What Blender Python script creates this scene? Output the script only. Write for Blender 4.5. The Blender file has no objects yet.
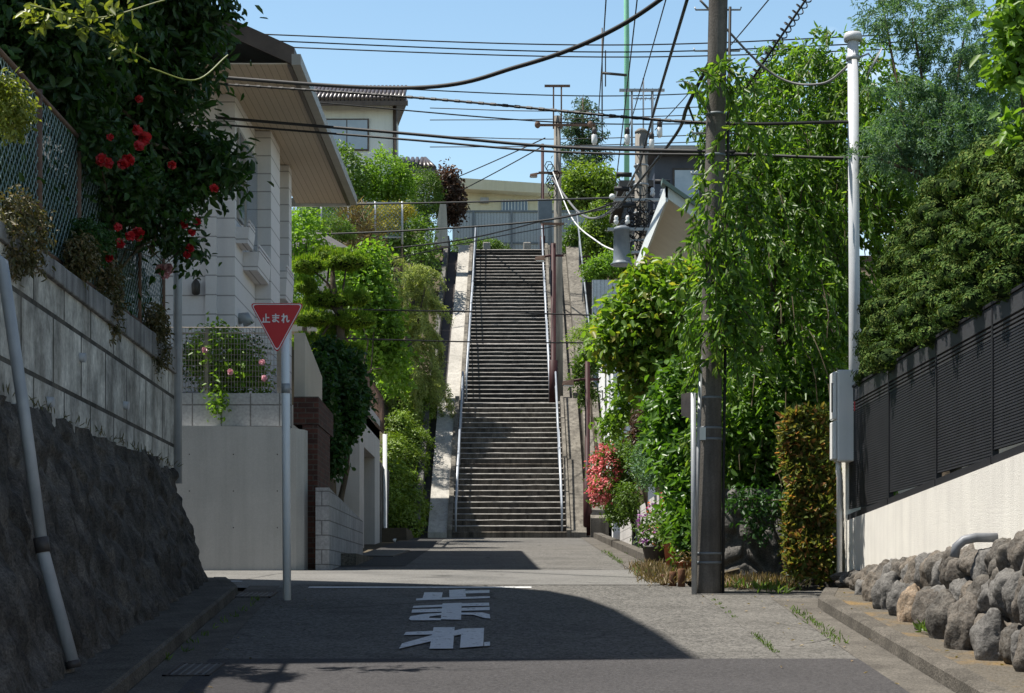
import bpy, bmesh, math, random
import numpy as np
from mathutils import Vector, Matrix, noise
R = math.radians
F, CX, HY, E = 1800.0, 512.0, 590.0, 1.65      # focal length in pixels, principal column, horizon row, eye height
SC = bpy.context.scene
COL = SC.collection
def P(px, py, Y):                               # a point seen at a pixel, Y metres down the street
    return Vector(((px - CX) * Y / F, Y, E + (HY - py) * Y / F))

# ------------------------------------------------------------------ materials
class NT:
    def __init__(s, m):
        m.use_nodes = True; s.t = m.node_tree; s.n = s.t.nodes; s.n.clear()
        s.out = s.add('ShaderNodeOutputMaterial')
    def add(s, typ, **kw):
        n = s.n.new(typ)
        for k, v in kw.items():
            if k in n.inputs: n.inputs[k].default_value = v
            else: setattr(n, k, v)
        return n
    def l(s, a, b): s.t.links.new(a, b)
    def mix(s, fac, a, b, mode='MIX'):
        n = s.add('ShaderNodeMix', data_type='RGBA', blend_type=mode)
        for i, v in ((0, fac), (6, a), (7, b)):
            if hasattr(v, 'is_output'): s.l(v, n.inputs[i])
            else: n.inputs[i].default_value = v if i == 0 else c4(v)
        return n.outputs[2]
    def ramp(s, fac, stops):
        n = s.add('ShaderNodeValToRGB'); s.l(fac, n.inputs[0]); e = n.color_ramp.elements
        while len(e) < len(stops): e.new(.5)
        for q, (p, c) in zip(e, stops): q.position = p; q.color = c4(c)
        return n.outputs[0]
    def noise(s, vec, scale, detail=6, rough=.6, dist=0):
        n = s.add('ShaderNodeTexNoise', Scale=scale, Detail=detail, Roughness=rough, Distortion=dist)
        s.l(vec, n.inputs['Vector']); return n.outputs['Fac']
    def mapv(s, vec, sc):
        n = s.add('ShaderNodeMapping'); n.inputs['Scale'].default_value = sc; s.l(vec, n.inputs[0]); return n.outputs[0]
def c4(c):
    if isinstance(c, (int, float)): return (c, c, c, 1)
    return tuple(c) if len(c) == 4 else (*c, 1)
def surf(name, col, col2=None, scale=3.0, rough=.8, bump=.3, bscale=40, spec=.3, streak=0, fine=0, metal=0, coat=0, pos=False, amount=(.35, .65), speck=None, crack=0, wear=None):
    m = bpy.data.materials.new(name); t = NT(m)
    tc = t.add('ShaderNodeTexCoord'); vec = tc.outputs['Object']
    if pos: vec = t.add('ShaderNodeNewGeometry').outputs['Position']
    b = t.add('ShaderNodeBsdfPrincipled', Roughness=rough, Metallic=metal); b.inputs['Specular IOR Level'].default_value = spec
    c = t.ramp(t.noise(vec, scale), [(amount[0], col), (amount[1], col2 or col)])
    if streak:
        f = t.ramp(t.noise(t.mapv(vec, (9, 9, .55)), 1.0, 5), [(.42, 0), (.68, streak)])
        c = t.mix(f, c, tuple(x * .35 for x in c4(col)[:3]))
    if fine:
        f = t.ramp(t.noise(vec, 55, 3, .75), [(.35, 1 - fine), (.65, 1 + fine)])
        c = t.mix(1.0, c, f, 'MULTIPLY')
    if speck:
        v = t.add('ShaderNodeTexVoronoi', Scale=speck[0]); t.l(vec, v.inputs['Vector'])
        hs = t.add('ShaderNodeSeparateColor'); t.l(v.outputs['Color'], hs.inputs[0])
        c = t.mix(t.ramp(hs.outputs[0], [(.0, 0), (1, speck[2])]), c, speck[1])
    if crack:
        wv = t.add('ShaderNodeTexNoise', Scale=1.3, Detail=5); t.l(vec, wv.inputs['Vector'])
        av = t.add('ShaderNodeMix', data_type='VECTOR'); av.inputs[0].default_value = .22; t.l(vec, av.inputs[4]); t.l(wv.outputs['Color'], av.inputs[5])
        ve = t.add('ShaderNodeTexVoronoi', feature='DISTANCE_TO_EDGE', Scale=crack); t.l(av.outputs[1], ve.inputs['Vector'])
        ln = t.ramp(ve.outputs['Distance'], [(.0, 1), (.011, 0)]); mk_ = t.ramp(t.noise(vec, .55, 3), [(.5, 0), (.6, .75)])
        c = t.mix(t.mix(1.0, ln, mk_, 'MULTIPLY'), c, (.018, .017, .016))
        c = t.mix(t.ramp(t.noise(vec, .9, 6, .7), [(.52, 0), (.7, .4)]), c, tuple(x * .5 for x in c4(col)[:3]))
    if wear: c = t.mix(t.ramp(t.noise(vec, 9, 10, .75), [(.57, 0), (.64, 1)]), c, wear)
    t.l(c, b.inputs['Base Color'])
    if bump:
        bn = t.add('ShaderNodeBump', Strength=bump, Distance=.02); t.l(t.noise(vec, bscale, 5), bn.inputs['Height']); t.l(bn.outputs[0], b.inputs['Normal'])
    t.l(b.outputs[0], t.out.inputs[0]); return m
def brickmat(name, c1, c2, mortar, w, h, msize=.012, rough=.85, bump=.6, dirt=.4, offset=.5, scale=1.0, dirtcol=None, mottle=.0, streak=(7, 7, .8), grain=.19, gb=.25):
    m = bpy.data.materials.new(name); t = NT(m)
    uv = t.add('ShaderNodeUVMap'); vec = uv.outputs[0]
    br = t.add('ShaderNodeTexBrick', Scale=1.0); br.offset = offset
    for k, v in (('Color1', c1), ('Color2', c2), ('Mortar', mortar)): br.inputs[k].default_value = c4(v)
    for k, v in (('Mortar Size', msize), ('Brick Width', w), ('Row Height', h), ('Mortar Smooth', .1), ('Bias', 0)): br.inputs[k].default_value = v
    t.l(vec, br.inputs['Vector'])
    obj = t.add('ShaderNodeTexCoord').outputs['Object']
    f = t.ramp(t.noise(t.mapv(obj, streak), 1.0, 6), [(.4, 0), (.75, dirt)])
    c = t.mix(f, br.outputs['Color'], dirtcol or tuple(x * .3 for x in c4(c1)[:3]))
    g = t.ramp(t.noise(obj, 26, 4), [(.3, 1 - grain), (.7, 1 + grain)]); c = t.mix(1.0, c, g, 'MULTIPLY')
    if mottle:
        g = t.ramp(t.noise(obj, 2.2, 7, .7), [(.35, 1 - mottle), (.65, 1 + mottle)]); c = t.mix(1.0, c, g, 'MULTIPLY')
    b = t.add('ShaderNodeBsdfPrincipled', Roughness=rough); b.inputs['Specular IOR Level'].default_value = .25
    t.l(c, b.inputs['Base Color'])
    b1 = t.add('ShaderNodeBump', Strength=gb, Distance=.01); t.l(t.noise(obj, 60, 4), b1.inputs['Height'])
    b2 = t.add('ShaderNodeBump', Strength=bump, Distance=.012, invert=True); t.l(br.outputs['Fac'], b2.inputs['Height']); t.l(b1.outputs[0], b2.inputs['Normal'])
    t.l(b2.outputs[0], b.inputs['Normal']); t.l(b.outputs[0], t.out.inputs[0]); return m
def leafmat(name, a, b_, c=None, trans=.35, rough=.45, spec=.35, tcol=None):
    m = bpy.data.materials.new(name); t = NT(m)
    g = t.add('ShaderNodeNewGeometry')
    st = [(0, a), (.75, b_), (1, c or b_)]
    col = t.ramp(g.outputs['Random Per Island'], st)
    pv = t.ramp(t.noise(g.outputs['Position'], 1.6, 3), [(.3, .72), (.7, 1.25)])
    col = t.mix(1.0, col, pv, 'MULTIPLY')
    p = t.add('ShaderNodeBsdfPrincipled', Roughness=rough); p.inputs['Specular IOR Level'].default_value = spec
    t.l(col, p.inputs['Base Color'])
    tr = t.add('ShaderNodeBsdfTranslucent'); t.l(t.mix(1.0, col, tcol or (1.6, 1.7, .5), 'MULTIPLY'), tr.inputs[0])
    mx = t.add('ShaderNodeMixShader'); mx.inputs[0].default_value = trans
    t.l(p.outputs[0], mx.inputs[1]); t.l(tr.outputs[0], mx.inputs[2]); t.l(mx.outputs[0], t.out.inputs[0]); return m

M = {}
M['asphalt_old'] = surf('asphalt_old', (.052, .05, .046), (.09, .086, .079), 1.1, .9, .9, 50, .25, fine=.7, pos=True, speck=(45, (.3, .285, .26), .55), crack=.42)
M['asphalt_new'] = surf('asphalt_new', (.037, .035, .036), (.054, .051, .052), .6, .85, .5, 100, .25, fine=.4, pos=True, speck=(60, (.13, .125, .125), .35))
M['asphalt_lane'] = surf('asphalt_lane', (.115, .112, .106), (.165, .16, .15), .7, .9, .5, 80, .25, fine=.4, pos=True, speck=(60, (.3, .29, .27), .35), crack=.35)
M['asphalt_strip'] = surf('asphalt_strip', (.062, .059, .053), (.1, .095, .086), 1.3, .9, .7, 60, .25, fine=.6, pos=True, speck=(50, (.3, .285, .26), .5), crack=.5)
M['asphalt_dark'] = surf('asphalt_dark', (.045, .044, .043), (.062, .06, .058), 1.3, .9, .4, 110, .25, fine=.4, pos=True)
M['kerb'] = surf('kerb_concrete', (.075, .068, .058), (.135, .122, .104), 2.5, .9, .7, 50, .2, fine=.5, pos=True)
M['gutter'] = surf('gutter_concrete', (.085, .077, .067), (.14, .128, .11), 2.0, .9, .6, 50, .2, fine=.4, pos=True)
M['pavement'] = surf('pavement_lichen', (.1, .085, .065), (.22, .135, .04), 1.5, .92, .7, 70, .2, fine=.5, pos=True, amount=(.5, .66), speck=(55, (.18, .17, .15), .5))
M['earth'] = surf('earth', (.07, .06, .045), (.12, .1, .07), .6, .95, .6, 12, .1, pos=True)
M['rock_face'] = surf('rock_face', (.042, .037, .032), (.125, .112, .098), 3.0, .85, 1.0, 14, .3, fine=.5, streak=.75)
M['panel_block'] = brickmat('panel_block', (.58, .555, .5), (.44, .425, .39), (.05, .046, .04), 1.05, .545, .02, dirt=.92, bump=1.0, offset=.37, mottle=.5, streak=(3.2, 3.2, .9), dirtcol=(.12, .105, .085))
M['coping'] = surf('coping', (.2, .195, .19), (.33, .32, .31), 3, .9, .5, 40, .2, streak=.8)
M['smooth_concrete'] = surf('smooth_concrete', (.43, .42, .405), (.49, .478, .46), 1.3, .85, .2, 60, .3, streak=.16, fine=.06)
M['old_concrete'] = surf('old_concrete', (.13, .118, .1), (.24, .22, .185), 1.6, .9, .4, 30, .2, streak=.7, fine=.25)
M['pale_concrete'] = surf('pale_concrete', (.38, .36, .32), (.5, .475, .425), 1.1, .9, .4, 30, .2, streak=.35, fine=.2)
M['step_concrete_lit'] = surf('step_concrete_lit', (.078, .068, .057), (.17, .146, .118), 2.2, .9, .6, 40, .2, streak=.8, fine=.4, pos=True)  # lower flights: lit look put into a lighter, browner concrete
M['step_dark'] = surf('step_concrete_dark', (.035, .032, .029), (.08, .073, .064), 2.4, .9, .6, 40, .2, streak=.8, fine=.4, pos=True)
M['nosing'] = surf('nosing', (.2, .185, .168), (.34, .32, .295), 4.5, .85, .3, 50, .3, fine=.3, pos=True)
M['pole_concrete'] = surf('pole_concrete', (.105, .096, .086), (.165, .153, .138), 2.0, .9, .35, 50, .2, streak=.6, fine=.15)
M['pole_concrete_light'] = surf('pole_concrete_light', (.19, .175, .15), (.26, .24, .21), 2.0, .85, .2, 60, .3, streak=.5)
M['galv'] = surf('galvanised', (.3, .315, .33), (.38, .395, .41), 6, .5, .05, 60, .4, metal=.3)
M['rail'] = surf('rail_steel', (.27, .3, .34), (.35, .38, .42), 4, .45, 0, 60, .4, metal=.15)
M['white_paint'] = surf('white_paint', (.72, .72, .72), (.8, .8, .79), 4, .4, .03, 60, .5, streak=.06)
M['pole_white'] = surf('pole_white', (.52, .53, .55), (.6, .61, .63), 4, .45, .03, 60, .4, streak=.15)
M['post_grey'] = surf('post_paint', (.78, .8, .82), (.84, .86, .88), 4, .4, .03, 60, .5, streak=.06)
M['pvc'] = surf('grey_pvc', (.32, .34, .37), (.42, .44, .47), 4, .45, .05, 40, .5, streak=.3)
M['pvc_dark'] = surf('grey_pvc_dark', (.16, .17, .185), (.22, .23, .25), 4, .45, .05, 40, .4, streak=.3)
M['grate_steel'] = surf('grate_steel', (.13, .13, .13), (.2, .195, .19), 8, .6, .1, 60, .3)
M['stucco'] = surf('white_stucco', (.74, .71, .65), (.8, .77, .7), 2.5, .92, .5, 130, .2, streak=.16)
M['black_alu'] = surf('dark_aluminium', (.013, .0135, .016), (.019, .0195, .023), 3, .6, .02, 60, .3)
M['alu_header'] = surf('header_aluminium', (.04, .041, .046), (.05, .051, .056), 3, .5, .02, 60, .4)
M['maroon'] = surf('maroon_paint', (.032, .01, .011), (.05, .016, .016), 5, .6, .05, 60, .25)
M['dark_iron'] = surf('dark_iron', (.04, .035, .035), (.07, .06, .055), 5, .55, .05, 60, .4)
M['rust'] = surf('rust_brown', (.1, .06, .045), (.16, .1, .07), 8, .7, .2, 60, .3)
M['cable'] = surf('cable_black', (.012, .012, .013), (.02, .02, .02), 5, .6, 0)
M['cable_grey'] = surf('cable_grey', (.12, .12, .12), (.17, .17, .17), 5, .6, 0)
M['cable_white'] = surf('cable_white', (.55, .55, .53), (.62, .62, .6), 5, .6, 0)
M['porcelain'] = surf('porcelain', (.6, .6, .58), (.7, .7, .68), 5, .25, 0, spec=.6)
M['tank'] = surf('transformer_paint', (.14, .165, .19), (.19, .215, .24), 5, .5, .03, 60, .4)
M['siding'] = brickmat('siding', (.7, .67, .675), (.69, .66, .665), (.36, .34, .34), 900.0, .285, .01, dirt=.06, bump=.5, grain=.03, gb=.04)
M['soffit'] = brickmat('soffit', (.55, .46, .36), (.53, .445, .35), (.36, .3, .23), 400, .1, .006, dirt=.05, bump=.4, grain=.05, gb=.05)
M['brown_trim'] = surf('brown_trim', (.07, .05, .04), (.1, .075, .06), 4, .5, .05, 60, .4)
M['grey_trim'] = surf('grey_trim', (.3, .285, .26), (.36, .34, .31), 4, .5, .05, 60, .4)
M['roof_dark'] = surf('roof_slate', (.06, .055, .055), (.09, .085, .08), 3, .6, .3, 30, .4)
M['tile_roof'] = surf('glazed_tile', (.05, .04, .04), (.1, .085, .08), 6, .35, .1, 30, .6)
M['cream_wall'] = surf('cream_render', (.66, .62, .45), (.7, .66, .5), 2, .9, .2, 80, .2, streak=.1)
M['white_wall'] = surf('white_render', (.68, .72, .71), (.73, .77, .76), 2, .9, .2, 80, .2, streak=.1)
M['bright_wall'] = surf('bright_render', (.74, .76, .77), (.8, .81, .82), 2, .9, .1, 80, .2)
M['navy_wall'] = surf('navy_cladding', (.055, .065, .09), (.075, .085, .11), 2, .7, .2, 60, .3)
M['beige_wall'] = surf('beige_render', (.5, .45, .38), (.56, .5, .43), 2, .9, .3, 80, .2, streak=.1)
M['glass'] = surf('window_glass', (.1, .14, .19), (.16, .21, .27), .8, .06, 0, spec=.8)
M['curtain_glass'] = surf('curtain_glass', (.3, .37, .45), (.4, .47, .55), 1.5, .12, 0, spec=.7)
M['shutter'] = brickmat('shutter', (.12, .11, .1), (.1, .095, .09), (.03, .03, .03), 60, .09, .012, bump=.8, dirt=.2)
M['brick'] = brickmat('dark_brick', (.1, .042, .032), (.05, .026, .023), (.08, .07, .062), .22, .072, .008, dirt=.3)
M['grey_block'] = brickmat('grey_block', (.33, .335, .35), (.29, .295, .31), (.14, .14, .145), .4, .2, .008, dirt=.25, mottle=.12)
M['white_block'] = brickmat('white_block', (.62, .6, .58), (.56, .545, .53), (.27, .26, .25), .4, .2, .009, dirt=.3)
M['planter_block'] = brickmat('planter_block', (.4, .41, .42), (.36, .37, .38), (.17, .17, .17), .4, .3, .01, dirt=.25, offset=0)
M['stone_wall'] = surf('old_stone', (.07, .067, .062), (.16, .153, .143), 3.2, .9, .9, 14, .2, fine=.4)
for i, (a, b) in enumerate((((.05, .041, .033), (.135, .115, .094)), ((.036, .031, .026), (.11, .096, .08)), ((.07, .056, .042), (.16, .132, .103)), ((.062, .058, .054), (.15, .142, .132)), ((.2, .14, .09), (.3, .23, .16)))):
    M['boulder%d' % i] = surf('boulder_stone_%d' % i, a, b, 4.5, .85, 1.0, 16, .3, fine=.4, speck=(60, (.4, .39, .36), .15), pos=True)
M['panel_fence'] = brickmat('panel_fence', (.44, .48, .51), (.42, .46, .49), (.25, .28, .3), .12, 30, .01, bump=.5, dirt=.12, offset=0)
M['bark'] = surf('bark', (.07, .055, .04), (.14, .115, .085), 6, .9, .9, 25, .2)
M['twig'] = surf('twig', (.06, .048, .03), (.1, .085, .055), 6, .9, .4, 25, .1)
M['terracotta'] = surf('terracotta', (.36, .11, .05), (.45, .16, .08), 6, .8, .2, 40, .2)
M['log'] = surf('log_wood', (.1, .05, .03), (.17, .085, .045), 9, .85, .4, 40, .2)
M['red_plate'] = surf('sign_red', (.52, .012, .02), (.56, .015, .022), 3, .42, 0, spec=.4)
M['sign_white'] = surf('sign_white', (.72, .66, .68), (.78, .72, .74), 3, .4, 0, spec=.4)
M['lamp_glass'] = surf('lamp_glass', (.55, .56, .53), (.6, .6, .58), 3, .2, 0, spec=.6)
M['soffit_pale'] = surf('soffit_pale', (.7, .65, .55), (.76, .71, .61), 3, .8, .1, 60, .2)
M['roof_green'] = surf('roof_edge_green', (.13, .19, .16), (.17, .23, .2), 4, .5, .05, 60, .4)
M['green_mast'] = surf('green_mast', (.22, .52, .36), (.26, .58, .4), 3, .5, 0)
M['box_grey'] = surf('cabinet_grey', (.72, .72, .71), (.77, .77, .76), 3, .45, .02, 60, .4, streak=.1)
M['stone_post'] = surf('granite', (.34, .31, .28), (.42, .39, .35), 12, .85, .3, 60, .2)
M['mesh_green'] = surf('mesh_wire', (.16, .23, .22), (.22, .29, .28), 3, .5, 0)
M['mesh_brown'] = surf('mesh_brown', (.3, .27, .23), (.36, .32, .28), 3, .5, 0)
# leaves
M['lf_vine'] = leafmat('leaf_vine', (.02, .046, .016), (.038, .085, .024), (.06, .12, .03))
M['lf_sprig'] = leafmat('leaf_sprig', (.13, .17, .03), (.2, .22, .05))
M['lf_weep'] = leafmat('leaf_weeping', (.06, .13, .02), (.12, .22, .035), (.22, .31, .065), rough=.4, spec=.45, trans=.5)
M['lf_broad'] = leafmat('leaf_broad', (.1, .2, .028), (.19, .3, .045), (.34, .3, .08), rough=.42, spec=.4, trans=.45)
M['lf_under'] = leafmat('leaf_under', (.05, .12, .02), (.1, .2, .035), (.14, .24, .05), rough=.35, trans=.4)
M['lf_photinia'] = leafmat('leaf_photinia', (.09, .16, .035), (.17, .18, .05), (.42, .2, .09), rough=.42, trans=.5, tcol=(1.5, 1.3, .6))
M['lf_juniper'] = leafmat('leaf_juniper', (.04, .085, .018), (.085, .14, .03), (.18, .21, .055), trans=.08, rough=.75, spec=.1)
M['shade_core'] = surf('shade_core', (.012, .024, .008), (.03, .05, .015), 30, .9, .8, 60, .05)  # dark filler inside foliage, stops light and deepens the gaps
M['lf_acacia'] = leafmat('leaf_acacia', (.07, .15, .07), (.13, .23, .14), (.2, .3, .22), trans=.35, rough=.55)
M['lf_bright'] = leafmat('leaf_bright', (.11, .2, .03), (.16, .27, .045), trans=.4)
M['lf_pine'] = leafmat('leaf_pine', (.1, .19, .025), (.19, .29, .04), (.34, .4, .07), trans=.45, rough=.6, spec=.2)
M['lf_dark'] = leafmat('leaf_dark', (.025, .07, .018), (.04, .1, .025), trans=.3)
M['lf_light'] = leafmat('leaf_light', (.11, .21, .03), (.18, .3, .045), trans=.45)
M['lf_feather'] = leafmat('leaf_feather', (.26, .32, .1), (.36, .41, .15), (.44, .45, .2), trans=.5, tcol=(1.2, 1.25, .6))
M['lf_azalea'] = leafmat('leaf_azalea', (.12, .2, .03), (.2, .28, .045), trans=.3)
M['lf_pink'] = leafmat('leaf_pink', (.7, .17, .19), (.8, .3, .3), trans=.25, tcol=(1.2, .8, .8))
M['lf_yellow'] = leafmat('leaf_yellow', (.22, .21, .025), (.3, .26, .04), trans=.3)
M['lf_hedge'] = leafmat('leaf_hedge', (.07, .14, .025), (.12, .2, .04), trans=.3)
M['lf_maroon'] = leafmat('leaf_maroon', (.06, .045, .03), (.1, .06, .045), trans=.3, tcol=(1.3, 1, .7))
M['lf_cedar'] = leafmat('leaf_cedar', (.035, .075, .035), (.06, .11, .05), trans=.2, rough=.6)
M['lf_maple'] = leafmat('leaf_maple', (.11, .18, .03), (.17, .25, .045), trans=.4)
M['lf_dry'] = leafmat('leaf_dry', (.2, .15, .08), (.28, .2, .12), (.13, .14, .05), trans=.2)
M['lf_weed'] = leafmat('leaf_weed', (.07, .13, .025), (.12, .19, .04), trans=.35)
M['lf_moss'] = leafmat('leaf_moss', (.07, .075, .03), (.13, .11, .055), (.22, .16, .09), trans=.2)
M['petal_red'] = leafmat('petal_red', (.28, .004, .008), (.42, .012, .016), trans=.2, tcol=(1.2, .4, .4))
M['petal_pink'] = leafmat('petal_pink', (.62, .3, .36), (.72, .45, .5), trans=.25, tcol=(1.1, .8, .8))
M['petal_mauve'] = leafmat('petal_mauve', (.4, .1, .4), (.5, .2, .5), trans=.25, tcol=(1.1, .8, 1.1))
M['petal_orange'] = leafmat('petal_orange', (.7, .12, .03), (.75, .2, .05), trans=.25, tcol=(1.2, .8, .5))
M['petal_white'] = leafmat('petal_white', (.6, .6, .66), (.7, .7, .75), trans=.25, tcol=(1, 1, 1))

# ------------------------------------------------------------------ objects
def tag(o, label=None, cat=None, group=None, kind='thing'):
    if label: o['label'] = label
    if cat: o['category'] = cat
    if group: o['group'] = group
    if kind: o['kind'] = kind
    return o
def T(name, label, cat, loc, group=None):
    o = bpy.data.objects.new(name, None); COL.objects.link(o); o.location = loc; o.empty_display_size = .2
    return tag(o, label, cat, group)
def org(o):
    v = Vector((0, 0, 0))
    while o is not None: v = v + o.location; o = o.parent
    return v
class MB:
    def __init__(s): s.v = []; s.f = []; s.m = []; s.smooth = []
    def face(s, idx, mi=0, sm=False): s.f.append(tuple(idx)); s.m.append(mi); s.smooth.append(sm)
    def pts(s, ps):
        n = len(s.v); s.v.extend(Vector(p) for p in ps); return list(range(n, n + len(ps)))
    def poly(s, ps, mi=0): s.face(s.pts(ps), mi); return s
    def box(s, x0, x1, y0, y1, z0, z1, mi=0, bev=0):
        return s.hexa([(x0, y0, z0), (x1, y0, z0), (x1, y1, z0), (x0, y1, z0), (x0, y0, z1), (x1, y0, z1), (x1, y1, z1), (x0, y1, z1)], mi)
    def hexa(s, p, mi=0):
        i = s.pts(p)
        for f in ((3, 2, 1, 0), (4, 5, 6, 7), (0, 1, 5, 4), (1, 2, 6, 5), (2, 3, 7, 6), (3, 0, 4, 7)): s.face([i[k] for k in f], mi)
        return s
    def prism(s, poly, ext, mi=0):
        ext = Vector(ext); a = s.pts(poly); b = s.pts([Vector(p) + ext for p in poly]); n = len(a)
        s.face(a[::-1], mi); s.face(b, mi)
        for k in range(n): s.face((a[k], a[(k + 1) % n], b[(k + 1) % n], b[k]), mi)
        return s
    def tube(s, ps, r, n=8, mi=0, cap=True):
        ps = [Vector(p) for p in ps]; k = len(ps)
        rs = r if isinstance(r, (list, tuple)) else [r] * k
        rings = []; prev = None
        for i, p in enumerate(ps):
            d = (ps[min(i + 1, k - 1)] - ps[max(i - 1, 0)]).normalized()
            if prev is None:
                u = d.cross(Vector((0, 0, 1)) if abs(d.z) < .9 else Vector((1, 0, 0))).normalized()
            else:
                u = (prev - d * prev.dot(d)).normalized()
            prev = u; w = d.cross(u)
            rings.append(s.pts([p + (u * math.cos(2 * math.pi * j / n) + w * math.sin(2 * math.pi * j / n)) * rs[i] for j in range(n)]))
        for a, b in zip(rings, rings[1:]):
            for j in range(n): s.face((a[j], a[(j + 1) % n], b[(j + 1) % n], b[j]), mi, n > 5)
        if cap: s.face(rings[0][::-1], mi); s.face(rings[-1], mi)
        return s
    def lathe(s, c, prof, n=16, mi=0):
        c = Vector(c); rings = [s.pts([c + Vector((r * math.cos(2 * math.pi * j / n), r * math.sin(2 * math.pi * j / n), z)) for j in range(n)]) for r, z in prof]
        for a, b in zip(rings, rings[1:]):
            for j in range(n): s.face((a[j], a[(j + 1) % n], b[(j + 1) % n], b[j]), mi, True)
        s.face(rings[0][::-1], mi); s.face(rings[-1], mi); return s
    def grid(s, rows, mi=0, sm=True):
        ids = [s.pts(r) for r in rows]
        for a, b in zip(ids, ids[1:]):
            for j in range(len(a) - 1): s.face((a[j], a[j + 1], b[j + 1], b[j]), mi, sm)
        return s
    def build(s, name, mats, parent=None, label=None, cat=None, group=None, kind=None, bevel=0):
        if not isinstance(mats, (list, tuple)): mats = [mats]
        if parent is not None: o0 = org(parent)
        else:
            xs = [v.x for v in s.v]; ys = [v.y for v in s.v]; o0 = Vector(((min(xs) + max(xs)) / 2, (min(ys) + max(ys)) / 2, min(v.z for v in s.v)))
        me = bpy.data.meshes.new(name); me.from_pydata([tuple(v - o0) for v in s.v], [], s.f)
        for m in mats: me.materials.append(M[m] if isinstance(m, str) else m)
        me.polygons.foreach_set('material_index', s.m); me.polygons.foreach_set('use_smooth', s.smooth)
        uv = me.uv_layers.new(name='UVMap')
        for p in me.polygons:
            n = p.normal
            if abs(n.z) > .8:
                for li in p.loop_indices:
                    v = me.vertices[me.loops[li].vertex_index].co + o0; uv.data[li].uv = (v.y, v.x)
            else:
                t = Vector((-n.y, n.x, 0)).normalized()
                for li in p.loop_indices:
                    v = me.vertices[me.loops[li].vertex_index].co + o0; uv.data[li].uv = (v.dot(t), v.z)
        o = bpy.data.objects.new(name, me); COL.objects.link(o)
        if parent is not None: o.parent = parent
        else: o.location = o0
        if bevel:
            md = o.modifiers.new('edge', 'BEVEL'); md.width = bevel; md.segments = 2; md.limit_method = 'ANGLE'; md.angle_limit = R(40)
        if label or cat or kind or group: tag(o, label, cat, group, kind or 'thing')
        return o
def S(mb, name, mat): return mb.build(name, mat, kind='structure')

# ------------------------------------------------------------------ foliage
def nrm(a): return a / np.maximum(np.linalg.norm(a, axis=1, keepdims=True), 1e-9)
def leaf_mesh(name, pos, d, n, L, W, mat, parent=None, fold=.18, curl=.15, **tg):
    N = len(pos); d = nrm(d); s_ = nrm(np.cross(n, d)); n = np.cross(d, s_)
    L = np.broadcast_to(L, (N,))[:, None]; W = np.broadcast_to(W, (N,))[:, None]
    V = np.empty((N, 6, 3))
    V[:, 0] = pos; V[:, 3] = pos + d * L - n * L * curl
    a = pos + d * L * .3 + n * W * fold; b = pos + d * L * .7 + n * W * fold - n * L * curl * .4
    V[:, 1] = a + s_ * W * .5; V[:, 2] = b + s_ * W * .4; V[:, 4] = b - s_ * W * .4; V[:, 5] = a - s_ * W * .5
    return raw_mesh(name, V.reshape(-1, 3), (np.arange(N)[:, None] * 6 + np.array([[0, 1, 2, 3, 0, 3, 4, 5]])).reshape(-1), mat, parent, **tg)
def raw_mesh(name, V, loops, mat, parent=None, **tg):
    o0 = org(parent) if parent is not None else Vector((*(V.min(0) + V.max(0))[:2] / 2, V[:, 2].min()))
    V = V - np.array(o0); nf = len(loops) // 4
    me = bpy.data.meshes.new(name); me.vertices.add(len(V)); me.vertices.foreach_set('co', V.astype(np.float32).ravel())
    me.loops.add(len(loops)); me.loops.foreach_set('vertex_index', loops.astype(np.int32))
    me.polygons.add(nf); me.polygons.foreach_set('loop_start', np.arange(nf, dtype=np.int32) * 4)
    me.materials.append(M[mat]); me.update(calc_edges=True)
    o = bpy.data.objects.new(name, me); COL.objects.link(o)
    if parent is not None: o.parent = parent
    else: o.location = o0
    if tg: tag(o, **tg)
    return o
def blob_pts(g, blobs, n, shell=.55, lump=.25):
    B = np.array([b[:6] for b in blobs], float); w = (B[:, 3] * B[:, 4] + B[:, 4] * B[:, 5] + B[:, 3] * B[:, 5]); w /= w.sum()
    i = g.choice(len(B), n, p=w); u = nrm(g.normal(size=(n, 3)))
    r = shell + (1 - shell) * np.sqrt(g.random(n))
    if lump:
        k = np.array([noise.noise(Vector(x) * 2.3 + Vector((j * 7.1, 0, 0))) for x, j in zip(u, i)]); r = r * (1 + lump * k)
    return B[i, :3] + u * B[i, 3:6] * r[:, None], nrm(u / B[i, 3:6])
def clumps(g, blobs, nc, per, cr, shell=.55, lump=.25, flat=1.0):
    c, o = blob_pts(g, blobs, nc, shell, lump)
    off = g.normal(size=(nc, per, 3)) * cr; off[..., 2] *= flat
    return (c[:, None] + off).reshape(-1, 3), np.repeat(o, per, 0)
def crown(name, g, blobs, nc, per, cr, L, W, mat, parent=None, up=.6, out=.5, rnd=.7, shell=.55, lump=.25, flat=1.0, droop=0, fold=.18, extra=None, **tg):
    p, o = clumps(g, blobs, nc, per, cr, shell, lump, flat); N = len(p)
    n = nrm(o * out + np.array([0, 0, up]) + g.normal(size=(N, 3)) * rnd)
    d = g.normal(size=(N, 3)) + o * .6 + np.array([0, 0, -droop]); d = d - n * (d * n).sum(1, keepdims=True)
    sc = g.uniform(.65, 1.25, N)
    return leaf_mesh(name, p, d, n, L * sc, W * sc, mat, parent, fold, **tg)
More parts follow.
